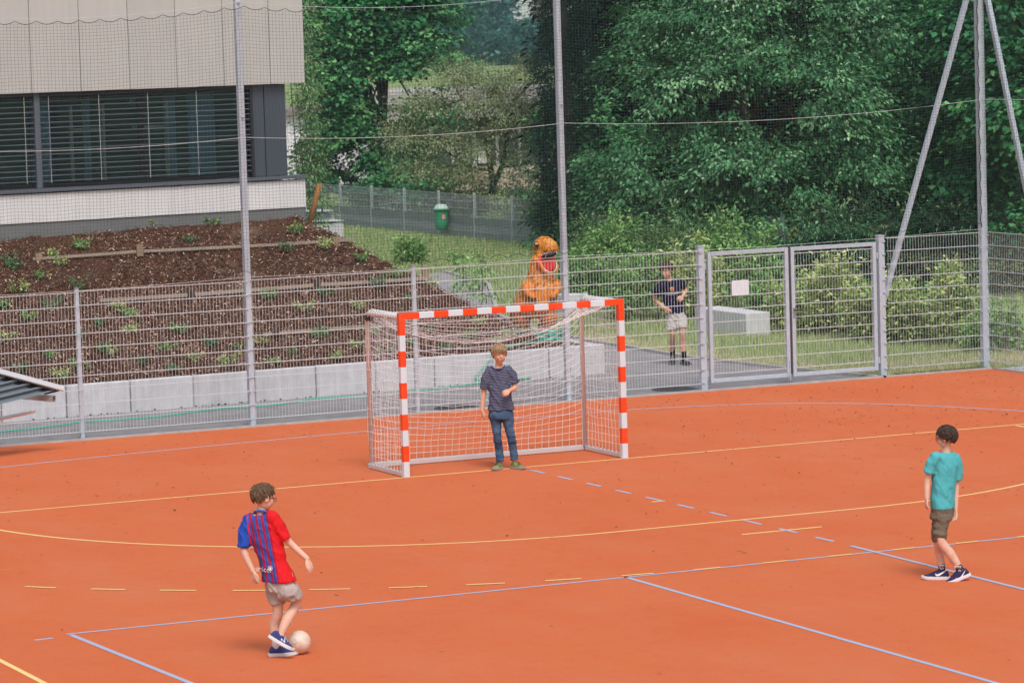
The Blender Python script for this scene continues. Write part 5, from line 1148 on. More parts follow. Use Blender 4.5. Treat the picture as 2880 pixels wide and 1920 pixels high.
        m, t, b = node_mat('hair_%d' % seed, .55, .35); n = N(t); vec, *_ = n.obj(); f = n.noise(vec, 70, 3, .7, (1, 1, .35)); f2 = n.noise(vec, 14, 3)
        c2 = col2 or tuple(min(1, x*1.7) for x in col); cc = n.ramp(f, [(.34, tuple(x*.55 for x in col)), (.55, col), (.72, c2)]); t.links.new(cc, b.inputs['Base Color']); n.bump(f, .4, b, .004)
        return plink('hair', mb.mesh('hair'), m, s.fig.root)
    def glasses(s, col=(.03, .02, .02)):
        mb = MB(); k = s.k
        for q in (-1, 1):
            mb.tube([s.P(q*.033+.024*math.cos(a), .104-.004*abs(math.cos(a)), -.004+.019*math.sin(a)) for a in np.linspace(0, 2*math.pi, 17)], .0022*k, 5)
            mb.tube([s.P(q*.057, .100, .002), s.P(q*.074, .06, .003), s.P(q*.081, -.005, .0)], .0022*k, 5)
        mb.tube([s.P(-.010, .104, .0), s.P(.010, .104, .0)], .0022*k, 5); return plink('glasses', mb.mesh('glasses'), mat('glasses_frame', col, .3), s.fig.root)
def shoe(fig, ankle, head, up=(0, 0, 1), ln=.25, upper=None, sole=None, tongue=None, toe_up=0.0, hi=1.0):
    """ankle: point on the ground plane of the foot under the ankle joint"""
    a = Vector(ankle); h = Vector(head).normalized(); up = Vector(up); up = (up-h*up.dot(h)).normalized(); sd_ = h.cross(up); k = ln/.25
    prof = [(-.078, .020, .045), (-.068, .030, .075), (-.045, .035, .092*hi), (-.015, .037, .098*hi), (.03, .040, .088), (.075, .044, .064), (.115, .044, .050), (.145, .036, .042), (.163, .022, .034), (.170, .010, .028)]
    def sect(t_, w_, h_, z0, n=14): 
        out = []
        for j in range(n):
            g_ = math.pi*j/(n-1); out.append(a+h*t_*k+sd_*(math.cos(g_)*w_*k)+up*((z0+(h_-z0)*max(0.0, math.sin(g_))**.75)*k))
        return out
    mb = MB(); n = 14; vs = []
    for t_, w_, h_ in prof: vs += sect(t_, w_, h_, .022, n)
    m_ = len(prof); fs = [(i*n+j, i*n+(j+1) % n, (i+1)*n+(j+1) % n, (i+1)*n+j) for i in range(m_-1) for j in range(n)]+[tuple(range(n-1, -1, -1)), tuple((m_-1)*n+j for j in range(n))]
    mb.add(vs, fs); me = remesh(mb, .006, 2); o = plink('shoe', me, upper, fig.root)
    ms = MB(); vs = []; q = []
    for sgn in (1, -1):
        for t_, w_, h_ in (prof if sgn > 0 else prof[::-1]): q.append((t_-(.006 if t_ < -.07 else 0)+(.005 if t_ > .165 else 0), sgn*(w_+.005)))
    base = [a+h*x*k+sd_*y*k for x, y in q]; nn_ = len(base); rise = [max(0, (x-.09))*.12 for x, y in q]
    vs = [b_+up*(.001+r_)*k for b_, r_ in zip(base, rise)]+[b_+up*(.016+r_)*k+(b_-a-h*.045*k)*.02 for b_, r_ in zip(base, rise)]+[b_+up*(.028+r_)*k for b_, r_ in zip(base, rise)]
    ms.add(vs, [tuple(range(nn_-1, -1, -1)), tuple(range(2*nn_, 3*nn_))]+[(l*nn_+i, l*nn_+(i+1) % nn_, (l+1)*nn_+(i+1) % nn_, (l+1)*nn_+i) for l in (0, 1) for i in range(nn_)])
    plink('sole', ms.mesh('sole'), sole, fig.root, False).parent = o
    ml = MB()
    for i in range(4):
        t_ = .022+.019*i; hh = .092-.0085*i; ml.tube([a+h*(t_+.006)*k+sd_*.024*k+up*(hh-.012)*k, a+h*t_*k+up*(hh+.004)*k, a+h*(t_+.006)*k-sd_*.024*k+up*(hh-.012)*k], .0032*k, 5)
    plink('laces', ml.mesh('laces'), tongue or mat('lace', (.6, .6, .62), .8), fig.root).parent = o
    return o
def decal(me_surf, verts, faces, name, m, parent, off=.004):
    """flat print laid on the camera side of a garment; verts are (x, z) in the figure frame"""
    bm = bmesh.new(); bm.from_mesh(me_surf); bv = BVHTree.FromBMesh(bm); out = []; ly = -.1
    for x, z in verts:
        h_ = bv.ray_cast(Vector((x, -2, z)), Vector((0, 1, 0)))
        ly = h_[0].y if h_[0] is not None else ly
        out.append((x, ly-off, z))
    bm.free(); me = bpy.data.meshes.new(name); me.from_pydata(out, [], faces); me.update(); return plink(name, me, m, parent, False)
def text_mesh(body, size):
    cu = bpy.data.curves.new('txt', 'FONT'); cu.body = body; cu.size = size; cu.align_x = 'CENTER'; cu.align_y = 'CENTER'; cu.resolution_u = 3; o = bpy.data.objects.new('txt', cu); TMP.collection.objects.link(o)
    me = baked(o); bpy.data.objects.remove(o)
    vs = [(v.co.x, v.co.y) for v in me.vertices]; fs = [tuple(p.vertices) for p in me.polygons]; bpy.data.meshes.remove(me); return vs, fs
def wrinkle(amp, sx=1.0, sz=1.0, seed=0):
    def g(c):
        a = noise.noise(Vector((c.x*9*sx+c.z*4+seed, c.y*8, c.z*3.5*sz+seed))); b = noise.noise(Vector((c.x*15-c.z*9+seed, c.y*12, c.z*11*sz))); r_ = 1-abs(2*noise.noise(Vector((c.x*12+c.z*8, c.y*10, c.z*5+seed*2))))
        return amp*(.9*a+.8*b+1.6*r_*r_*r_-.5)
    return g
def cuffed(mb, pts, rad, n=18, k=4): return limb(mb, pts, rad, n, k, round0=True, round1=False)
PRINT = mat('white_print', (.82, .81, .82), .7)

# ------------------------------------------------------------------ boy with the ball
f = Fig('boy in red and blue striped football shirt and beige shorts stepping past the ball', 806, 1845, 2.85, 640, 1330); J = f.J; B = f.body
neck = J(272, 300, .02); shL = J(172, 378, .02); shR = J(388, 362, -.03); pel = J(425, 905, 0.0)
hL, hR = J(385, 905, .06), J(490, 900, -.05); kL, aL = J(402, 1120, .04), J(386, 1385, .05); kR, aR = J(552, 1040, .03), J(436, 1290, -.10)
W1 = Vector((1, -.25, 0)).normalized(); D1 = Vector((.25, 1, 0)).normalized()
loft(B, [(J(430, 960), W1*.10, D1*.08), (J(425, 890), W1*.115, D1*.085), (J(395, 740), W1*.115, D1*.08), (J(330, 560), W1*.135, D1*.085), (J(290, 400, 0), W1*.14, D1*.075), (J(278, 335, .01), W1*.08, D1*.055)], 22, .86)
H = Head(f, J(293, 205, .01), (.86, .50, -.22), (.05, .1, 1), 1.05)
limb(B, [J(275, 345, .0), J(282, 270, .015)], [.046, .043])
eL, wL = J(148, 655, -.02), J(212, 790, -.05); eR, wR = J(520, 578, -.02), J(645, 690, -.06)
limb(B, [shL, J(140, 560, .0), eL, wL], [.042, .036, .033, .024]); hand(B, wL, J(228, 880, -.06)-wL, (.6, .5, .0), 1, .95, .3)
limb(B, [shR, J(455, 500, -.03), eR, wR], [.042, .036, .032, .024]); hand(B, wR, J(690, 785, -.08)-wR, (-.6, .3, -.5), -1, 1.0, .25)
limb(B, [hL, J(398, 1010, .05), kL, J(372, 1220, .075), aL+Vector((0, 0, .02)), aL-Vector((0, 0, .03))], [.060, .056, .046, .049, .034, .034]); limb(B, [hR+Vector((-.02, 0, -.05)), J(528, 975, -.02), kR, J(480, 1180, -.05), aR, aR-Vector((0, 0, .02))], [.058, .056, .046, .048, .032, .032])
f.part('body', remesh(B, .0046, 1), SKINP)
H.hair((.13, .075, .042), .45, -.60, -.12, 1.14, 700, seed=11, col2=(.30, .19, .11)); H.glasses()
# shirt
S = MB(); loft(S, [(J(278, 312, .012), W1*.060, D1*.056), (J(290, 335, .01), W1*.095, D1*.066), (J(290, 365, 0), W1*.155, D1*.085), (J(300, 440, 0), W1*.165, D1*.10), (J(325, 560, 0), W1*.150, D1*.105), (J(365, 700, 0), W1*.140, D1*.11), (J(408, 820, 0), W1*.156, D1*.128), (J(422, 868, 0), W1*.168, D1*.138)], 30, .93)
cuffed(S, [shL+Vector((.02, 0, -.01)), J(150, 480, .01), J(140, 600, 0)], [.072, .066, .062]); cuffed(S, [shR+Vector((-.03, 0, -.01)), J(420, 450, -.03), J(468, 545, -.03)], [.078, .070, .066])
nz_, hm = J(252, 300), J(352, 860)
m, t, b = node_mat('striped_jersey', .75, .2); n = N(t); vec, ox, oy, oz = n.obj(); slope = (hm.x-nz_.x)/(hm.z-nz_.z); curve = n.m('SUBTRACT', ox, n.m('ADD', n.m('MULTIPLY', n.m('SUBTRACT', oz, nz_.z), slope), nz_.x))
per = .052; st = n.m('FRACT', n.m('ADD', n.m('DIVIDE', curve, per), 10.25)); stripe = n.m('LESS_THAN', st, .54)
inb = n.m('MULTIPLY', n.m('GREATER_THAN', curve, -.105), n.m('LESS_THAN', curve, .085)); bk = n.m('LESS_THAN', oy, .03)
lsl = n.m('LESS_THAN', n.m('SUBTRACT', ox, n.m('MULTIPLY', n.m('SUBTRACT', oz, J(0, 480).z), -.10)), J(178, 480).x)
blue = (.035, .085, .36); red = (.72, .012, .018); dred = (.36, .012, .050)
g = n.noise(vec, 9, 4); rd = n.mix(n.m('MULTIPLY', g, .5), red, (.55, .008, .012)); c = n.mix(n.m('MULTIPLY', inb, bk), rd, n.mix(stripe, dred, blue)); c = n.mix(n.m('MULTIPLY', n.m('LESS_THAN', oz, J(0, 620).z), lsl), c, c); c = n.mix(n.m('MULTIPLY', lsl, n.m('GREATER_THAN', oz, J(0, 625).z)), c, (.02, .075, .42))
t.links.new(c, b.inputs['Base Color']); creases(n, vec, b)
me = remesh(S, .009, 3, wrinkle(.006, seed=2)); SHT = f.part('shirt', me, m)
vs, fs = text_mesh('unicef', .062); q = J(296, 766); a = -.05
vs = [(q.x+x*1.0*math.cos(a)-y*math.sin(a)*-1, q.z+y*1.15-x*a*-1*.9) for x, y in vs]; decal(me, vs, fs, 'print', PRINT, SHT)
q = J(354, 750); rr_ = .021
ring = [(q.x+rr_*math.cos(t_)*s_, q.z+rr_*math.sin(t_)*s_*1.05) for s_ in (1, .80) for t_ in np.linspace(0, 2*math.pi, 20, endpoint=False)]; decal(me, ring, [(i, (i+1) % 20, 20+(i+1) % 20, 20+i) for i in range(20)], 'print', PRINT, SHT)
ring = [(q.x+rr_*.55*math.cos(t_), q.z+rr_*.55*math.sin(t_)) for t_ in np.linspace(0, 2*math.pi, 12, endpoint=False)]; decal(me, ring, [tuple(range(12))], 'print', PRINT, SHT)
cl = MB(); limb(cl, [J(222, 318, -.02), J(250, 312, -.050), J(285, 312, -.058), J(322, 322, -.035)], [.010, .011, .011, .010], 10, 5); plink('collar', cl.mesh('collar'), cloth('blue_collar', (.05, .12, .38)), f.root).parent = SHT
q = J(228, 340); decal(me, [(q.x-.014, q.z-.006), (q.x+.014, q.z-.003), (q.x+.014, q.z+.006), (q.x-.014, q.z+.003)], [(0, 1, 2, 3)], 'print', mat('gold_print', (.75, .42, .12), .7), SHT)
# shorts
S = MB(); loft(S, [(J(410, 780), W1*.118, D1*.10), (J(420, 830), W1*.132, D1*.112), (J(430, 890), W1*.140, D1*.115), (J(440, 945), W1*.140, D1*.115)], 26); cuffed(S, [hL+Vector((0, 0, -.05)), J(392, 980, .045), J(400, 1052, .04)], [.090, .080, .076]); cuffed(S, [hR+Vector((-.01, 0, -.06)), J(520, 955, -.03), J(545, 1012, -.02)], [.092, .084, .080])
f.part('shorts', remesh(S, .009, 3, wrinkle(.008, seed=5)), cloth('beige_shorts', (.43, .37, .345), .10))
BS_ = cloth('blue_shoe', (.045, .060, .19), .2, 20); WS = mat('white_sole', (.70, .68, .70), .6, var=.06, vscale=20)
g0 = J(404, 1472, .05); g0.z = 0.0; o = shoe(f, g0, (1, .12, 0), ln=.265, upper=BS_, sole=WS)
hd = (J(520, 1420, -.13)-J(372, 1330, -.10)); o2 = shoe(f, J(398, 1352, -.11), hd, (.45, .1, .9), ln=.255, upper=BS_, sole=WS)
for sx, zx, zy in ((1, 454, 1318),):
    q = J(zx, zy); vs, fs = text_mesh('N', .055); decal(o2.data, [(q.x+x, q.z+y) for x, y in vs], fs, 'print', PRINT, o2)
S = MB(); limb(S, [aL+Vector((0, 0, .05)), aL-Vector((0, 0, .02))], [.037, .037]); f.part('sock', remesh(S, .008, 1), cloth('white_sock', (.66, .64, .64)))
# ------------------------------------------------------------------ ball
bp = G(843, 1838); BR_ = .106; bc = Vector((bp.x+.0, bp.y, BR_+.003))
FB = thing('football', 'worn white football with faint blue marks at the kicking boy\'s feet', 'ball', (bp.x, bp.y, 0)); bm = bmesh.new(); bmesh.ops.create_icosphere(bm, subdivisions=5, radius=BR_)
ico = bmesh.new(); bmesh.ops.create_icosphere(ico, subdivisions=1, radius=1); pv = [v.co.normalized() for v in ico.verts]; fc = [f_.calc_center_median().normalized() for f_ in ico.faces]; ico.free()
sites = [(p, .985) for p in pv]+[(p, 1.0) for p in fc]; rot_ = Matrix.Rotation(.6, 3, 'X') @ Matrix.Rotation(.4, 3, 'Z')
for v in bm.verts:
    d = rot_ @ v.co.normalized(); a = sorted((math.acos(max(-1, min(1, d.dot(p))))/(.9 if w_ < 1 else 1.0) for p, w_ in sites)); g_ = a[1]-a[0]; v.co *= 1-.012*math.exp(-(g_/.035)**2)
me = bpy.data.meshes.new('ball'); bm.to_mesh(me); bm.free(); me.transform(Matrix.Translation(bc-Vector((bp.x, bp.y, 0))))
m, t, b = node_mat('ball_leather', .5, .4); n = N(t); vec, *_ = n.obj(); f1 = n.noise(vec, 12, 5, .7); f2 = n.noise(vec, 22, 3, .8, (1, .3, 1)); c = n.ramp(f1, [(.35, (.62, .46, .36)), (.55, (.72, .58, .47)), (.7, (.76, .70, .64))])
c = n.mix(n.m('MULTIPLY', n.m('GREATER_THAN', f2, .60), .4), c, (.28, .22, .36)); t.links.new(c, b.inputs['Base Color']); o = plink('panels', me, m, FB)

# ------------------------------------------------------------------ boy in turquoise
f = Fig('boy in turquoise t-shirt and olive shorts walking away on the right', 2648, 1630, 3.075, 2540, 1170); J = f.J; B = f.body
W1 = Vector((.93, .36, 0)).normalized(); D1 = Vector((-.36, .93, 0)).normalized()
shL, shR = J(245, 370, -.06), J(455, 380, .05); 
loft(B, [(J(325, 860), W1*.10, D1*.09), (J(330, 790), W1*.125, D1*.095), (J(335, 650), W1*.11, D1*.08), (J(350, 500), W1*.125, D1*.085), (J(355, 400), W1*.13, D1*.075), (J(362, 330), W1*.075, D1*.055)], 22, .86)
H = Head(f, J(363, 192, .0), (-.90, .40, -.10), (0, 0, 1), .97); limb(B, [J(362, 345, .01), J(368, 265, .01)], [.045, .043])
eL, wL = J(196, 575, -.05), J(190, 715, -.08); eR, wR = J(455, 610, .06), J(448, 810, .03)
limb(B, [shL-Vector((0, 0, .02)), J(216, 480, -.055), eL, wL], [.034, .036, .033, .024]); hand(B, wL, J(182, 800, -.09)-wL, (.7, .2, 0), -1, .9, .45); limb(B, [shR-Vector((0, 0, .02)), J(458, 500, .06), eR, wR], [.034, .036, .034, .025]); hand(B, wR, J(430, 915, .0)-wR, (-.5, -.6, 0), 1, 1.0, .4)
hA, hB = J(312, 835, .03), J(340, 835, -.03); kA, aA = J(305, 1105, .05), J(338, 1310, .05); kB, aB = J(322, 1090, -.06), J(480, 1315, -.06)
limb(B, [hA, J(300, 960, .05), kA, J(322, 1190, .075), aA, aA-Vector((0, 0, .05))], [.065, .055, .044, .046, .031, .032]); limb(B, [hB, J(320, 960, -.04), kB, J(400, 1190, -.05), aB, aB-Vector((0, 0, .03))], [.065, .055, .048, .051, .032, .032])
f.part('body', remesh(B, .0046, 1), SKINP); H.hair((.055, .030, .020), .30, -.62, -.28, 1.19, 700, seed=21, col2=(.13, .075, .05), spike=0); H.glasses((.05, .01, .04))
S = MB(); loft(S, [(J(365, 320), W1*.09, D1*.060), (J(358, 362), W1*.152, D1*.085), (J(355, 430), W1*.155, D1*.098), (J(345, 560), W1*.138, D1*.105), (J(338, 680), W1*.132, D1*.11), (J(335, 772), W1*.140, D1*.12), (J(334, 800), W1*.142, D1*.122)], 30, .90)
cuffed(S, [shL+Vector((.02, 0, .0)), J(230, 425, -.057), J(214, 500, -.055)], [.064, .060, .057]); cuffed(S, [shR+Vector((-.015, 0, .0)), J(464, 460, .06), J(460, 556, .06)], [.064, .060, .057])
me = remesh(S, .009, 3, lambda c: .011*noise.noise(Vector((c.x*10+c.z*7, c.y*6, c.z*3)))+.005*noise.noise(Vector((c.x*22+c.z*16, c.y*10, c.z*8)))); f.part('shirt', me, cloth('turquoise_cotton', (.085, .43, .47), .08, 5, .4))
S = MB(); loft(S, [(J(330, 770), W1*.105, D1*.10), (J(330, 830), W1*.118, D1*.105), (J(322, 890), W1*.108, D1*.105)], 26); cuffed(S, [hA+Vector((0, 0, -.02)), J(300, 970, .045), J(308, 1085, .045)], [.078, .068, .062]); cuffed(S, [hB+Vector((0, 0, -.02)), J(314, 970, -.035), J(318, 1085, -.045)], [.080, .070, .064])
f.part('shorts', remesh(S, .009, 2, lambda c: .012*noise.noise(Vector((c.x*6+c.z*9, c.y*6, c.z*18)))+.006*noise.noise(Vector((c.x*16, c.y*14, c.z*32)))), cloth('olive_cotton', (.17, .145, .105), .15, 9, .4))
NV = cloth('navy_shoe', (.035, .030, .085), .15, 20); PW = mat('white_purple_sole', (.72, .68, .74), .6)
gA = J(330, 1412, .05); gA.z = 0; oA = shoe(f, gA, (-1, .10, 0), ln=.27, upper=NV, sole=PW, tongue=mat('navy_lace', (.03, .03, .06), .8))
hd = J(372, 1462, -.08)-J(556, 1385, -.06); oB = shoe(f, J(505, 1404, -.07), hd, (-.38, 0, .92), ln=.27, upper=NV, sole=PW, tongue=mat('navy_lace', (.03, .03, .06), .8))
def swoosh(o, p, L_, rot_):
    """curved tick on the side of a shoe"""
    up_ = [(0, .18), (.06, .02), (.16, -.03), (.30, .02), (.55, .13), (.80, .26), (1.0, .38)]; lo = [(.80, .20), (.55, .02), (.34, -.13), (.18, -.17), (.05, -.10), (-.02, .02)]
    pts = [((x-.45)*L_, y*L_) for x, y in up_+lo]; c_, s_ = math.cos(rot_), math.sin(rot_); pts = [(p.x+x*c_-y*s_, p.z+x*s_+y*c_) for x, y in pts]
    k = len(up_); fs = [(0, 1, len(pts)-1), (1, 2, len(pts)-2, len(pts)-1), (2, 3, len(pts)-3, len(pts)-2), (3, 4, len(pts)-4, len(pts)-3), (4, 5, len(pts)-5, len(pts)-4), (5, 6, len(pts)-6), (5, len(pts)-6, len(pts)-5)]
    decal(o.data, pts, fs, 'print', PRINT, o)
swoosh(oA, J(328, 1364), .135, -.03); swoosh(oB, J(492, 1373), .125, .42)
SK = mat('navy_sock', (.03, .025, .05), .9); 
for a_, tp, q in ((aA, J(335, 1275, .05), J(330, 1316)), (aB, J(462, 1288, -.06), J(486, 1322))):
    S = MB(); limb(S, [tp, a_, a_-Vector((0, 0, .04))], [.037, .037, .036], 14, 3, round0=False); me = remesh(S, .006, 1); so = f.part('sock', me, SK)
    for dz in (.030, .018): 
        x0 = tp.x-.05; decal(me, [(tp.x-.033+i*.0066, tp.z-dz+.008+j*.006) for j in (0, 1) for i in range(11)], [(i, i+1, 12+i, 11+i) for i in range(10)], 'print', mat('pink_band', (.60, .34, .40), .8) if dz > .02 else PRINT, so, .005)
    vs, fs = text_mesh('FILA', .028); decal(me, [(q.x+x*.95, q.z+y) for x, y in vs], fs, 'print', PRINT, so, .005)

# ------------------------------------------------------------------ goalkeeper
f = Fig('blond boy in navy striped t-shirt and jeans standing in the goal', 1404, 1319, 3.92, 1320, 940); J = f.J; B = f.body
W1 = Vector((1, .05, 0)).normalized(); D1 = Vector((-.05, 1, 0)).normalized(); shL, shR = J(205, 415, .01), J(455, 405, .0)
loft(B, [(J(352, 910), W1*.10, D1*.09), (J(350, 850), W1*.13, D1*.095), (J(345, 700), W1*.115, D1*.08), (J(335, 540), W1*.13, D1*.085), (J(330, 420), W1*.135, D1*.075), (J(325, 365), W1*.075, D1*.055)], 22, .86)
H = Head(f, J(330, 222, .0), (.30, -.95, -.06), (.03, 0, 1), 1.13); limb(B, [J(325, 385, .02), J(328, 290, .015)], [.050, .046])
eL, wL = J(158, 665, .01), J(142, 835, -.02); eR, wR = J(498, 592, -.02), J(448, 622, -.17)
limb(B, [shL, J(170, 560, .01), eL, wL], [.042, .037, .033, .025]); hand(B, wL, J(146, 928, -.05)-wL, (.8, .2, 0), 1, .95, .45); limb(B, [shR, J(492, 500, .01), eR, wR], [.043, .038, .035, .026]); hand(B, wR, J(388, 645, -.20)-wR, (.1, .6, -.5), 1, .95, .5)
hA, hB = J(285, 880, 0), J(415, 875, 0); kA, aA = J(308, 1120, -.02), J(340, 1400, .02); kB, aB = J(458, 1110, -.02), J(498, 1385, .02)
limb(B, [hA, J(298, 1000, .0), kA, J(325, 1260, .02), aA], [.06, .05, .034, .03, .028]); limb(B, [hB, J(432, 1000, .0), kB, J(482, 1260, .02), aB], [.06, .05, .034, .03, .028])
f.part('body', remesh(B, .0046, 1), SKIN); H.hair((.36, .23, .12), .28, -.50, -.20, 1.15, 700, fringe=1.0, seed=31, col2=(.62, .45, .27), spike=.02); H.face(browcol=(.25, .15, .08), teeth=True)
S = MB(); loft(S, [(J(326, 372), W1*.095, D1*.062), (J(328, 402), W1*.158, D1*.085), (J(332, 470), W1*.163, D1*.10), (J(340, 600), W1*.150, D1*.108), (J(347, 740), W1*.160, D1*.115), (J(350, 835), W1*.178, D1*.125)], 30, .93)
cuffed(S, [shL+Vector((.03, 0, .0)), J(182, 500, .01), J(166, 606, .01)], [.074, .070, .066]); cuffed(S, [shR+Vector((-.03, 0, 0)), J(478, 470, .005), J(491, 545, .0)], [.074, .068, .064])
m, t, b = node_mat('striped_tee', .9, .15); n = N(t); vec, ox, oy, oz = n.obj(); w_ = n.noise(vec, 5, 3); zz = n.m('ADD', n.m('ADD', oz, n.m('MULTIPLY', ox, -.06)), n.m('MULTIPLY', w_, .02)); st = n.m('LESS_THAN', n.m('FRACT', n.m('DIVIDE', zz, .0195)), .30)
t.links.new(n.mix(n.m('MULTIPLY', st, .55), (.030, .038, .095), (.42, .43, .50)), b.inputs['Base Color']); creases(n, vec, b)
me = remesh(S, .009, 3, wrinkle(.008, seed=8)); SHT = f.part('shirt', me, m)
q = J(412, 468); decal(me, [(q.x-.018, q.z-.006), (q.x+.018, q.z-.006), (q.x+.018, q.z+.007), (q.x-.018, q.z+.007)], [(0, 1, 2, 3)], 'badge', mat('brown_badge', (.38, .17, .13), .8), SHT)
cl = MB(); limb(cl, [J(238, 352, .0), J(270, 382, -.06), J(320, 398, -.085), J(365, 380, -.07), J(392, 345, -.0)], [.007]*5, 8, 4); plink('collar', cl.mesh('collar'), cloth('navy_collar', (.05, .04, .10)), f.root).parent = SHT
S = MB(); loft(S, [(J(350, 815), W1*.128, D1*.10), (J(350, 880), W1*.150, D1*.115), (J(350, 930), W1*.150, D1*.115)], 26)
cuffed(S, [hA+Vector((-.01, 0, -.02)), J(298, 1000, -.01), kA, J(325, 1260, .02), J(340, 1400, .015)], [.083, .066, .055, .052, .052]); cuffed(S, [hB+Vector((.01, 0, -.02)), J(432, 1000, -.01), kB, J(482, 1260, .02), J(500, 1382, .015)], [.083, .068, .055, .052, .052])
m, t, b = node_mat('denim', .9, .15); n = N(t); vec, ox, oy, oz = n.obj(); f1 = n.noise(vec, 4.5, 3); f2 = n.noise(vec, 160, 2, .6); f3 = n.noise(vec, 9, 4, .6, (1, 1, 2.4))
c = n.ramp(n.m('ADD', n.m('MULTIPLY', f1, .7), n.m('MULTIPLY', f3, .35)), [(.38, (.035, .065, .125)), (.55, (.060, .105, .185)), (.72, (.115, .175, .265))]); t.links.new(c, b.inputs['Base Color']); creases(n, vec, b, 1.1)
f.part('jeans', remesh(S, .008, 3, lambda c: .006*noise.noise(Vector((c.x*10+c.z*6, c.y*8, c.z*24)))*(1.5 if c.z < .55 else .7)+.004*noise.noise(Vector((c.x*20, c.y*20, c.z*14)))), m)
YG = mat('lime_shoe', (.36, .37, .10), .7, var=.5, vscale=26, col2=(.05, .05, .045)); DSO = mat('grey_sole', (.30, .29, .28), .7, var=.3, vscale=14)
gA = J(325, 1478, .0); gA.z = 0; shoe(f, gA, (-.38, -.92, 0), ln=.26, upper=YG, sole=DSO, tongue=mat('black_lace', (.03, .03, .03), .8)); gB = J(512, 1462, .0); gB.z = 0; shoe(f, gB, (.62, -.78, 0), ln=.26, upper=YG, sole=DSO, tongue=mat('black_lace', (.03, .03, .03), .8))

# ------------------------------------------------------------------ running boy behind the fence
f = Fig('dark haired boy in navy football shirt and white shorts running behind the fence', 1912, 1024, 4.75, 1800, 710); J = f.J; B = f.body
W1 = Vector((.95, -.22, .12)).normalized(); D1 = Vector((.22, .95, 0)).normalized(); shL, shR = J(262, 450, -.08), J(540, 412, .05)
loft(B, [(J(478, 880), W1*.11, D1*.09), (J(470, 800), W1*.135, D1*.10), (J(445, 660), W1*.12, D1*.085), (J(415, 520), W1*.14, D1*.09), (J(400, 430), W1*.15, D1*.08), (J(390, 385), W1*.08, D1*.06)], 22, .86)
H = Head(f, J(348, 245, -.06), (-.48, -.86, -.18), (-.10, 0, 1), 1.18); limb(B, [J(398, 400, .0), J(362, 310, -.04)], [.052, .048])
eL, wL = J(198, 625, .04), J(322, 745, -.12); eR, wR = J(608, 505, .10), J(565, 590, -.08)
limb(B, [shL, J(222, 540, -.02), eL, wL], [.048, .042, .037, .028]); hand(B, wL, J(385, 815, -.16)-wL, (.5, .7, 0), 1, 1.05, .4); limb(B, [shR, J(580, 450, .09), eR, wR], [.048, .042, .037, .028]); hand(B, wR, J(520, 635, -.14)-wR, (-.2, .7, -.2), -1, 1.05, .7)
hA, hB = J(425, 880, 0), J(535, 870, 0); kA, aA = J(432, 1085, -.05), J(440, 1340, .16); kB, aB = J(560, 1070, -.12), J(584, 1410, -.06)
limb(B, [hA, J(430, 980, -.03), kA, J(432, 1220, .09), aA, aA-Vector((0, 0, .04))], [.09, .068, .052, .055, .036, .036]); limb(B, [hB, J(550, 970, -.08), kB, J(568, 1210, -.06), aB, aB-Vector((0, 0, .03))], [.09, .068, .053, .056, .037, .036])
f.part('body', remesh(B, .005, 1), SKIN); H.hair((.085, .050, .032), .42, -.50, -.15, 1.15, 700, fringe=.5, seed=41, col2=(.20, .13, .085)); H.face(smile=1.0, teeth=True)
S = MB(); loft(S, [(J(392, 382), W1*.095, D1*.066), (J(400, 420), W1*.170, D1*.09), (J(408, 490), W1*.175, D1*.105), (J(430, 620), W1*.160, D1*.112), (J(455, 740), W1*.155, D1*.118), (J(465, 812), W1*.160, D1*.125)], 30, .93)
cuffed(S, [shL+Vector((.03, 0, 0)), J(238, 500, -.05), J(218, 562, -.02)], [.080, .076, .072]); cuffed(S, [shR+Vector((-.03, 0, 0)), J(562, 432, .07), J(580, 462, .09)], [.080, .074, .070])
me = remesh(S, .010, 3, wrinkle(.008, seed=14)); SHT = f.part('shirt', me, cloth('navy_jersey', (.012, .012, .040), .2, 6, .4))
q = J(420, 485); cr_ = [(0, -.042), (.026, -.026), (.034, .004), (.030, .034), (.012, .030), (0, .040), (-.012, .030), (-.030, .034), (-.034, .004), (-.026, -.026)]
o = decal(me, [(q.x+x, q.z+y) for x, y in cr_], [tuple(range(10))], 'crest', mat('crest_gold', (.72, .34, .09), .7), SHT, .004); decal(me, [(q.x+x*.62-.004, q.z+y*.5-.008) for x, y in cr_], [tuple(range(10))], 'crest_field', mat('crest_red', (.38, .05, .12), .7), SHT, .007)
vs, fs = text_mesh('FC BARCELONA', .052); q = J(420, 548); decal(me, [(q.x+x*.62, q.z+y+x*.62*.13) for x, y in vs], fs, 'print', PRINT, SHT, .004)
S = MB(); loft(S, [(J(466, 760), W1*.125, D1*.11), (J(475, 850), W1*.155, D1*.125), (J(480, 905), W1*.160, D1*.125)], 26); cuffed(S, [hA+Vector((0, 0, -.02)), J(424, 970, -.03), J(424, 1045, -.05)], [.11, .096, .090]); cuffed(S, [hB+Vector((0, 0, -.02)), J(548, 950, -.07), J(552, 1018, -.10)], [.11, .098, .092])
f.part('shorts', remesh(S, .010, 3, wrinkle(.008, seed=17)), cloth('pale_shorts', (.52, .48, .45), .07))
BK_ = mat('black_shoe', (.018, .018, .020), .6, var=.4, vscale=18); BKS = mat('black_sole', (.06, .06, .06), .7, var=.5, vscale=16)
for tp, a_ in ((J(440, 1250, .12), aA), (J(578, 1318, -.07), aB)):
    S = MB(); limb(S, [tp, a_, a_-Vector((0, 0, .05))], [.046, .043, .042], 14, 3, round0=False); f.part('sock', remesh(S, .008, 1), mat('black_sock', (.014, .014, .016), .9))
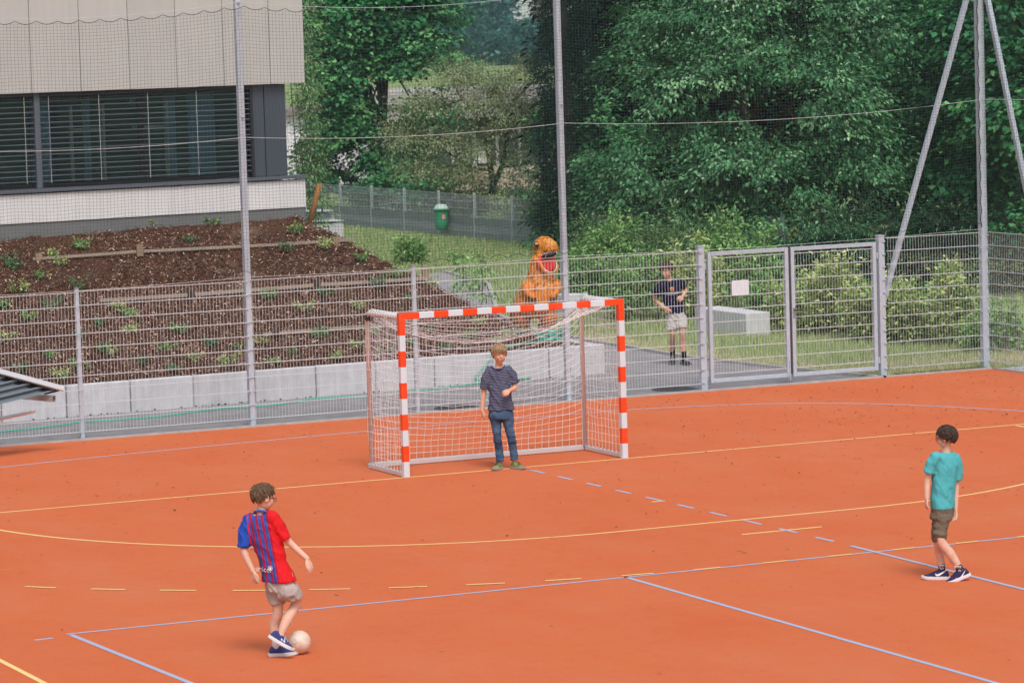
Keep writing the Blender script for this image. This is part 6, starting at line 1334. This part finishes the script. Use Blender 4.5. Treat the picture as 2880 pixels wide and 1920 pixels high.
shoe(f, J(441, 1432, .15), (-.15, -.82, -.55), (0, -.55, .83), ln=.27, upper=BK_, sole=BKS); gB = J(592, 1482, -.06); gB.z = .0; shoe(f, gB, (.45, -.88, 0), ln=.27, upper=BK_, sole=BKS)
# ================================================================== PERSON IN DINOSAUR COSTUME
f = Fig('person in an inflatable orange dinosaur costume with open red mouth behind the goal', 1522, 955, 4.9, 1420, 640); J = f.J; B = f.body
W1 = Vector((.97, -.24, 0)).normalized(); D1 = Vector((.24, .97, 0)).normalized(); q = 1/(4.9*f.S)
loft(B, [(J(410, 1240), W1*200*q, D1*.22), (J(408, 1160), W1*262*q, D1*.29), (J(425, 1040), W1*285*q, D1*.31), (J(452, 920), W1*275*q, D1*.30), (J(468, 810), W1*262*q, D1*.28), (J(482, 730), W1*205*q, D1*.24), (J(492, 650), W1*185*q, D1*.22), (J(500, 560), W1*172*q, D1*.21), (J(510, 450), W1*160*q, D1*.20), (J(520, 330), W1*125*q, D1*.16)], 30)
hf = Vector((.80, -.60, 0)).normalized(); hs_ = Vector((.60, .80, 0)).normalized(); up = Vector((0, 0, 1))
ell(B, J(548, 275), hs_*.18, hf*.24, up*.205); ell(B, J(602, 288, -.08), hs_*.155, hf*.19, up*.150); ell(B, J(520, 520, -.02), hs_*.165, hf*.19, up*.185); ell(B, J(600, 560, -.08), hs_*.13, hf*.13, up*.10)
ell(B, J(430, 225, -.13), hs_*.05, hf*.06, up*.05)                                  # brow over the eye
limb(B, [J(540, 1130), J(600, 1255, -.10), J(530, 1390, .0), J(540, 1475, -.02)], [.20, .165, .105, .085], 16); limb(B, [J(270, 1120, .02), J(235, 1270, .0), J(262, 1400, .06), J(268, 1470, .05)], [.20, .165, .11, .085], 16)
limb(B, [J(535, 1478, .0), J(560, 1488, -.13)], [.075, .055], 12); limb(B, [J(268, 1478, .05), J(288, 1488, -.08)], [.075, .055], 12)
limb(B, [J(300, 1040, .15), J(190, 1150, .45), J(140, 1290, .8), J(120, 1400, 1.1)], [.24, .17, .10, .03], 16)
limb(B, [J(665, 760, -.05), J(725, 800, -.18), J(700, 900, -.25), J(655, 960, -.30)], [.105, .085, .06, .04], 12); limb(B, [J(290, 800, -.14), J(285, 860, -.26), J(335, 930, -.33), J(395, 965, -.36)], [.10, .08, .058, .04], 12)
me = remesh(B, .014, 4, lambda c: .010*noise.noise(Vector((c.x*7, c.y*6, c.z*9)))+.006*noise.noise(Vector((c.x*17, c.y*15, c.z*20))))
m, t, b = node_mat('dino_print', .5, .35); n = N(t); vec, ox, oy, oz = n.obj()
vo = t.nodes.new('ShaderNodeTexVoronoi'); vo.feature = 'DISTANCE_TO_EDGE'; vo.inputs['Scale'].default_value = 13; mp = t.nodes.new('ShaderNodeMapping'); mp.inputs['Scale'].default_value = (1.2, 1.2, .8); nzv = t.nodes.new('ShaderNodeTexNoise'); nzv.inputs['Scale'].default_value = 6
add = t.nodes.new('ShaderNodeVectorMath'); add.operation = 'MULTIPLY_ADD'; add.inputs[1].default_value = (.12, .12, .12); t.links.new(nzv.outputs['Color'], add.inputs[0]); t.links.new(vec, mp.inputs[0]); t.links.new(mp.outputs[0], add.inputs[2]); t.links.new(add.outputs[0], vo.inputs['Vector'])
crk = n.m('LESS_THAN', vo.outputs['Distance'], .045); f1 = n.noise(vec, 3.2, 4, .6); f2 = n.noise(vec, 22, 4, .7); f4 = n.noise(vec, 7, 4, .7, (2.2, 2.2, .5))
c = n.ramp(f1, [(.35, (.62, .165, .012)), (.55, (.74, .245, .024)), (.72, (.82, .37, .08))]); legs = n.m('MULTIPLY', n.m('LESS_THAN', oz, .62), .55); c = n.mix(legs, c, (.30, .060, .012))
c = n.mix(n.m('MULTIPLY', n.m('MULTIPLY', crk, n.m('GREATER_THAN', f1, .50)), .75), c, (.05, .018, .008)); c = n.mix(n.m('MULTIPLY', n.m('GREATER_THAN', f4, .61), .85), c, (.045, .016, .010)); c = n.mix(n.m('MULTIPLY', f2, .12), c, (.2, .07, .02))
t.links.new(c, b.inputs['Base Color']); n.bump(f4, .3, b, .02); f.part('costume', me, m)
def dn(name, mb, m_, par=None):
    o = plink(name, mb.mesh(name), m_, f.root)
    if par: o.parent = par
    return o
mb = MB(); ell(mb, J(568, 495, -.225), (.185, 0, 0), (.03, .045, 0), (0, 0, .172)); MO = dn('mouth', mb, mat('mouth_red', (.75, .045, .03), .45, var=.12, vscale=6))
mb = MB(); ell(mb, J(607, 386, -.285), (.142, 0, .030), (0, .07, 0), (0, 0, .050)); dn('palate', mb, mat('palate_black', (.022, .012, .014), .5))
TW = mat('tooth_white', (.78, .74, .74), .5)
def tooth(p, d, s):
    mb = MB(); p = Vector(p); d = Vector(d).normalized(); mb.tube([p-d*s*.3, p+d*s*.35, p+d*s], [s*.42, s*.33, s*.03], 6); dn('tooth', mb, TW)
lo = [(492, 492), (505, 520), (520, 548), (540, 575), (562, 596), (588, 612), (615, 621), (642, 624), (668, 618), (688, 602), (700, 575), (706, 545), (708, 515), (707, 485)]
for i, (zx, zy) in enumerate(lo): 
    y = -.25-.07*math.sin(math.pi*i/13); tooth(J(zx, zy, y), (Vector((-.25, -.5, .6)) if i > 8 else Vector((.3, -.5, .55))), .022)
mb = MB(); mb.tube(smooth([tuple(J(zx, zy, -.245-.07*math.sin(math.pi*i/13))) for i, (zx, zy) in enumerate(lo)], 3), .011, 6); dn('gum_rim', mb, mat('gum', (.62, .55, .56), .5), MO)
lip = [(455, 430), (462, 470)]+[(x_-8 if x_ < 560 else (x_+10 if x_ > 690 else x_), y_+(20 if 530 < x_ < 690 else 8)) for x_, y_ in lo[:-1]]
mb = MB(); mb.tube(smooth([tuple(J(zx, zy, -.215-.08*math.sin(math.pi*i/14))) for i, (zx, zy) in enumerate(lip)], 3), .030, 8); o = dn('lower_lip', mb, m); o.data.polygons.foreach_set('use_smooth', [True]*len(o.data.polygons))
for i, (zx, zy) in enumerate([(500, 385), (520, 376), (542, 369), (565, 362), (590, 357), (615, 351), (640, 346), (662, 341), (684, 340), (702, 345), (714, 355)]): tooth(J(zx, zy, -.31-.04*math.sin(math.pi*i/10)), (0, -.2, -1), .020)
mb = MB(); ell(mb, J(432, 232, -.175), (.022, 0, 0), (0, .012, 0), (0, 0, .024), 14, 8); E_ = dn('eye', mb, mat('dino_eye', (.72, .72, .66), .3)); mb = MB(); ell(mb, J(434, 232, -.188), (.008, 0, 0), (0, .004, 0), (0, 0, .016), 10, 6); dn('pupil', mb, DK, E_)
mb = MB(); ell(mb, J(435, 232, -.160), (.042, 0, 0), (0, .015, 0), (0, 0, .050), 16, 10); dn('eye_patch', mb, mat('dino_dark', (.05, .022, .012), .6))
for cx, cy, y in ((650, 975, -.32), (400, 978, -.38)):
    for k in (-1, 1): mb = MB(); p = J(cx+k*14, cy, y); mb.tube([p, p+Vector((k*.015, -.02, -.035)), p+Vector((k*.02, -.02, -.07))], [.022, .016, .003], 6); dn('claw', mb, mat('dino_dark', (.05, .022, .012), .6))
for cx, cy, y in ((562, 1492, -.14), (290, 1492, -.09)):
    for k in (-1, 0, 1): mb = MB(); p = J(cx+k*32, cy-14, y); mb.tube([p, p+Vector((k*.015, -.05, -.01)), p+Vector((k*.02, -.08, -.03))], [.030, .022, .004], 6); dn('claw', mb, mat('dino_dark', (.05, .022, .012), .6))
bpy.data.scenes.remove(TMP)
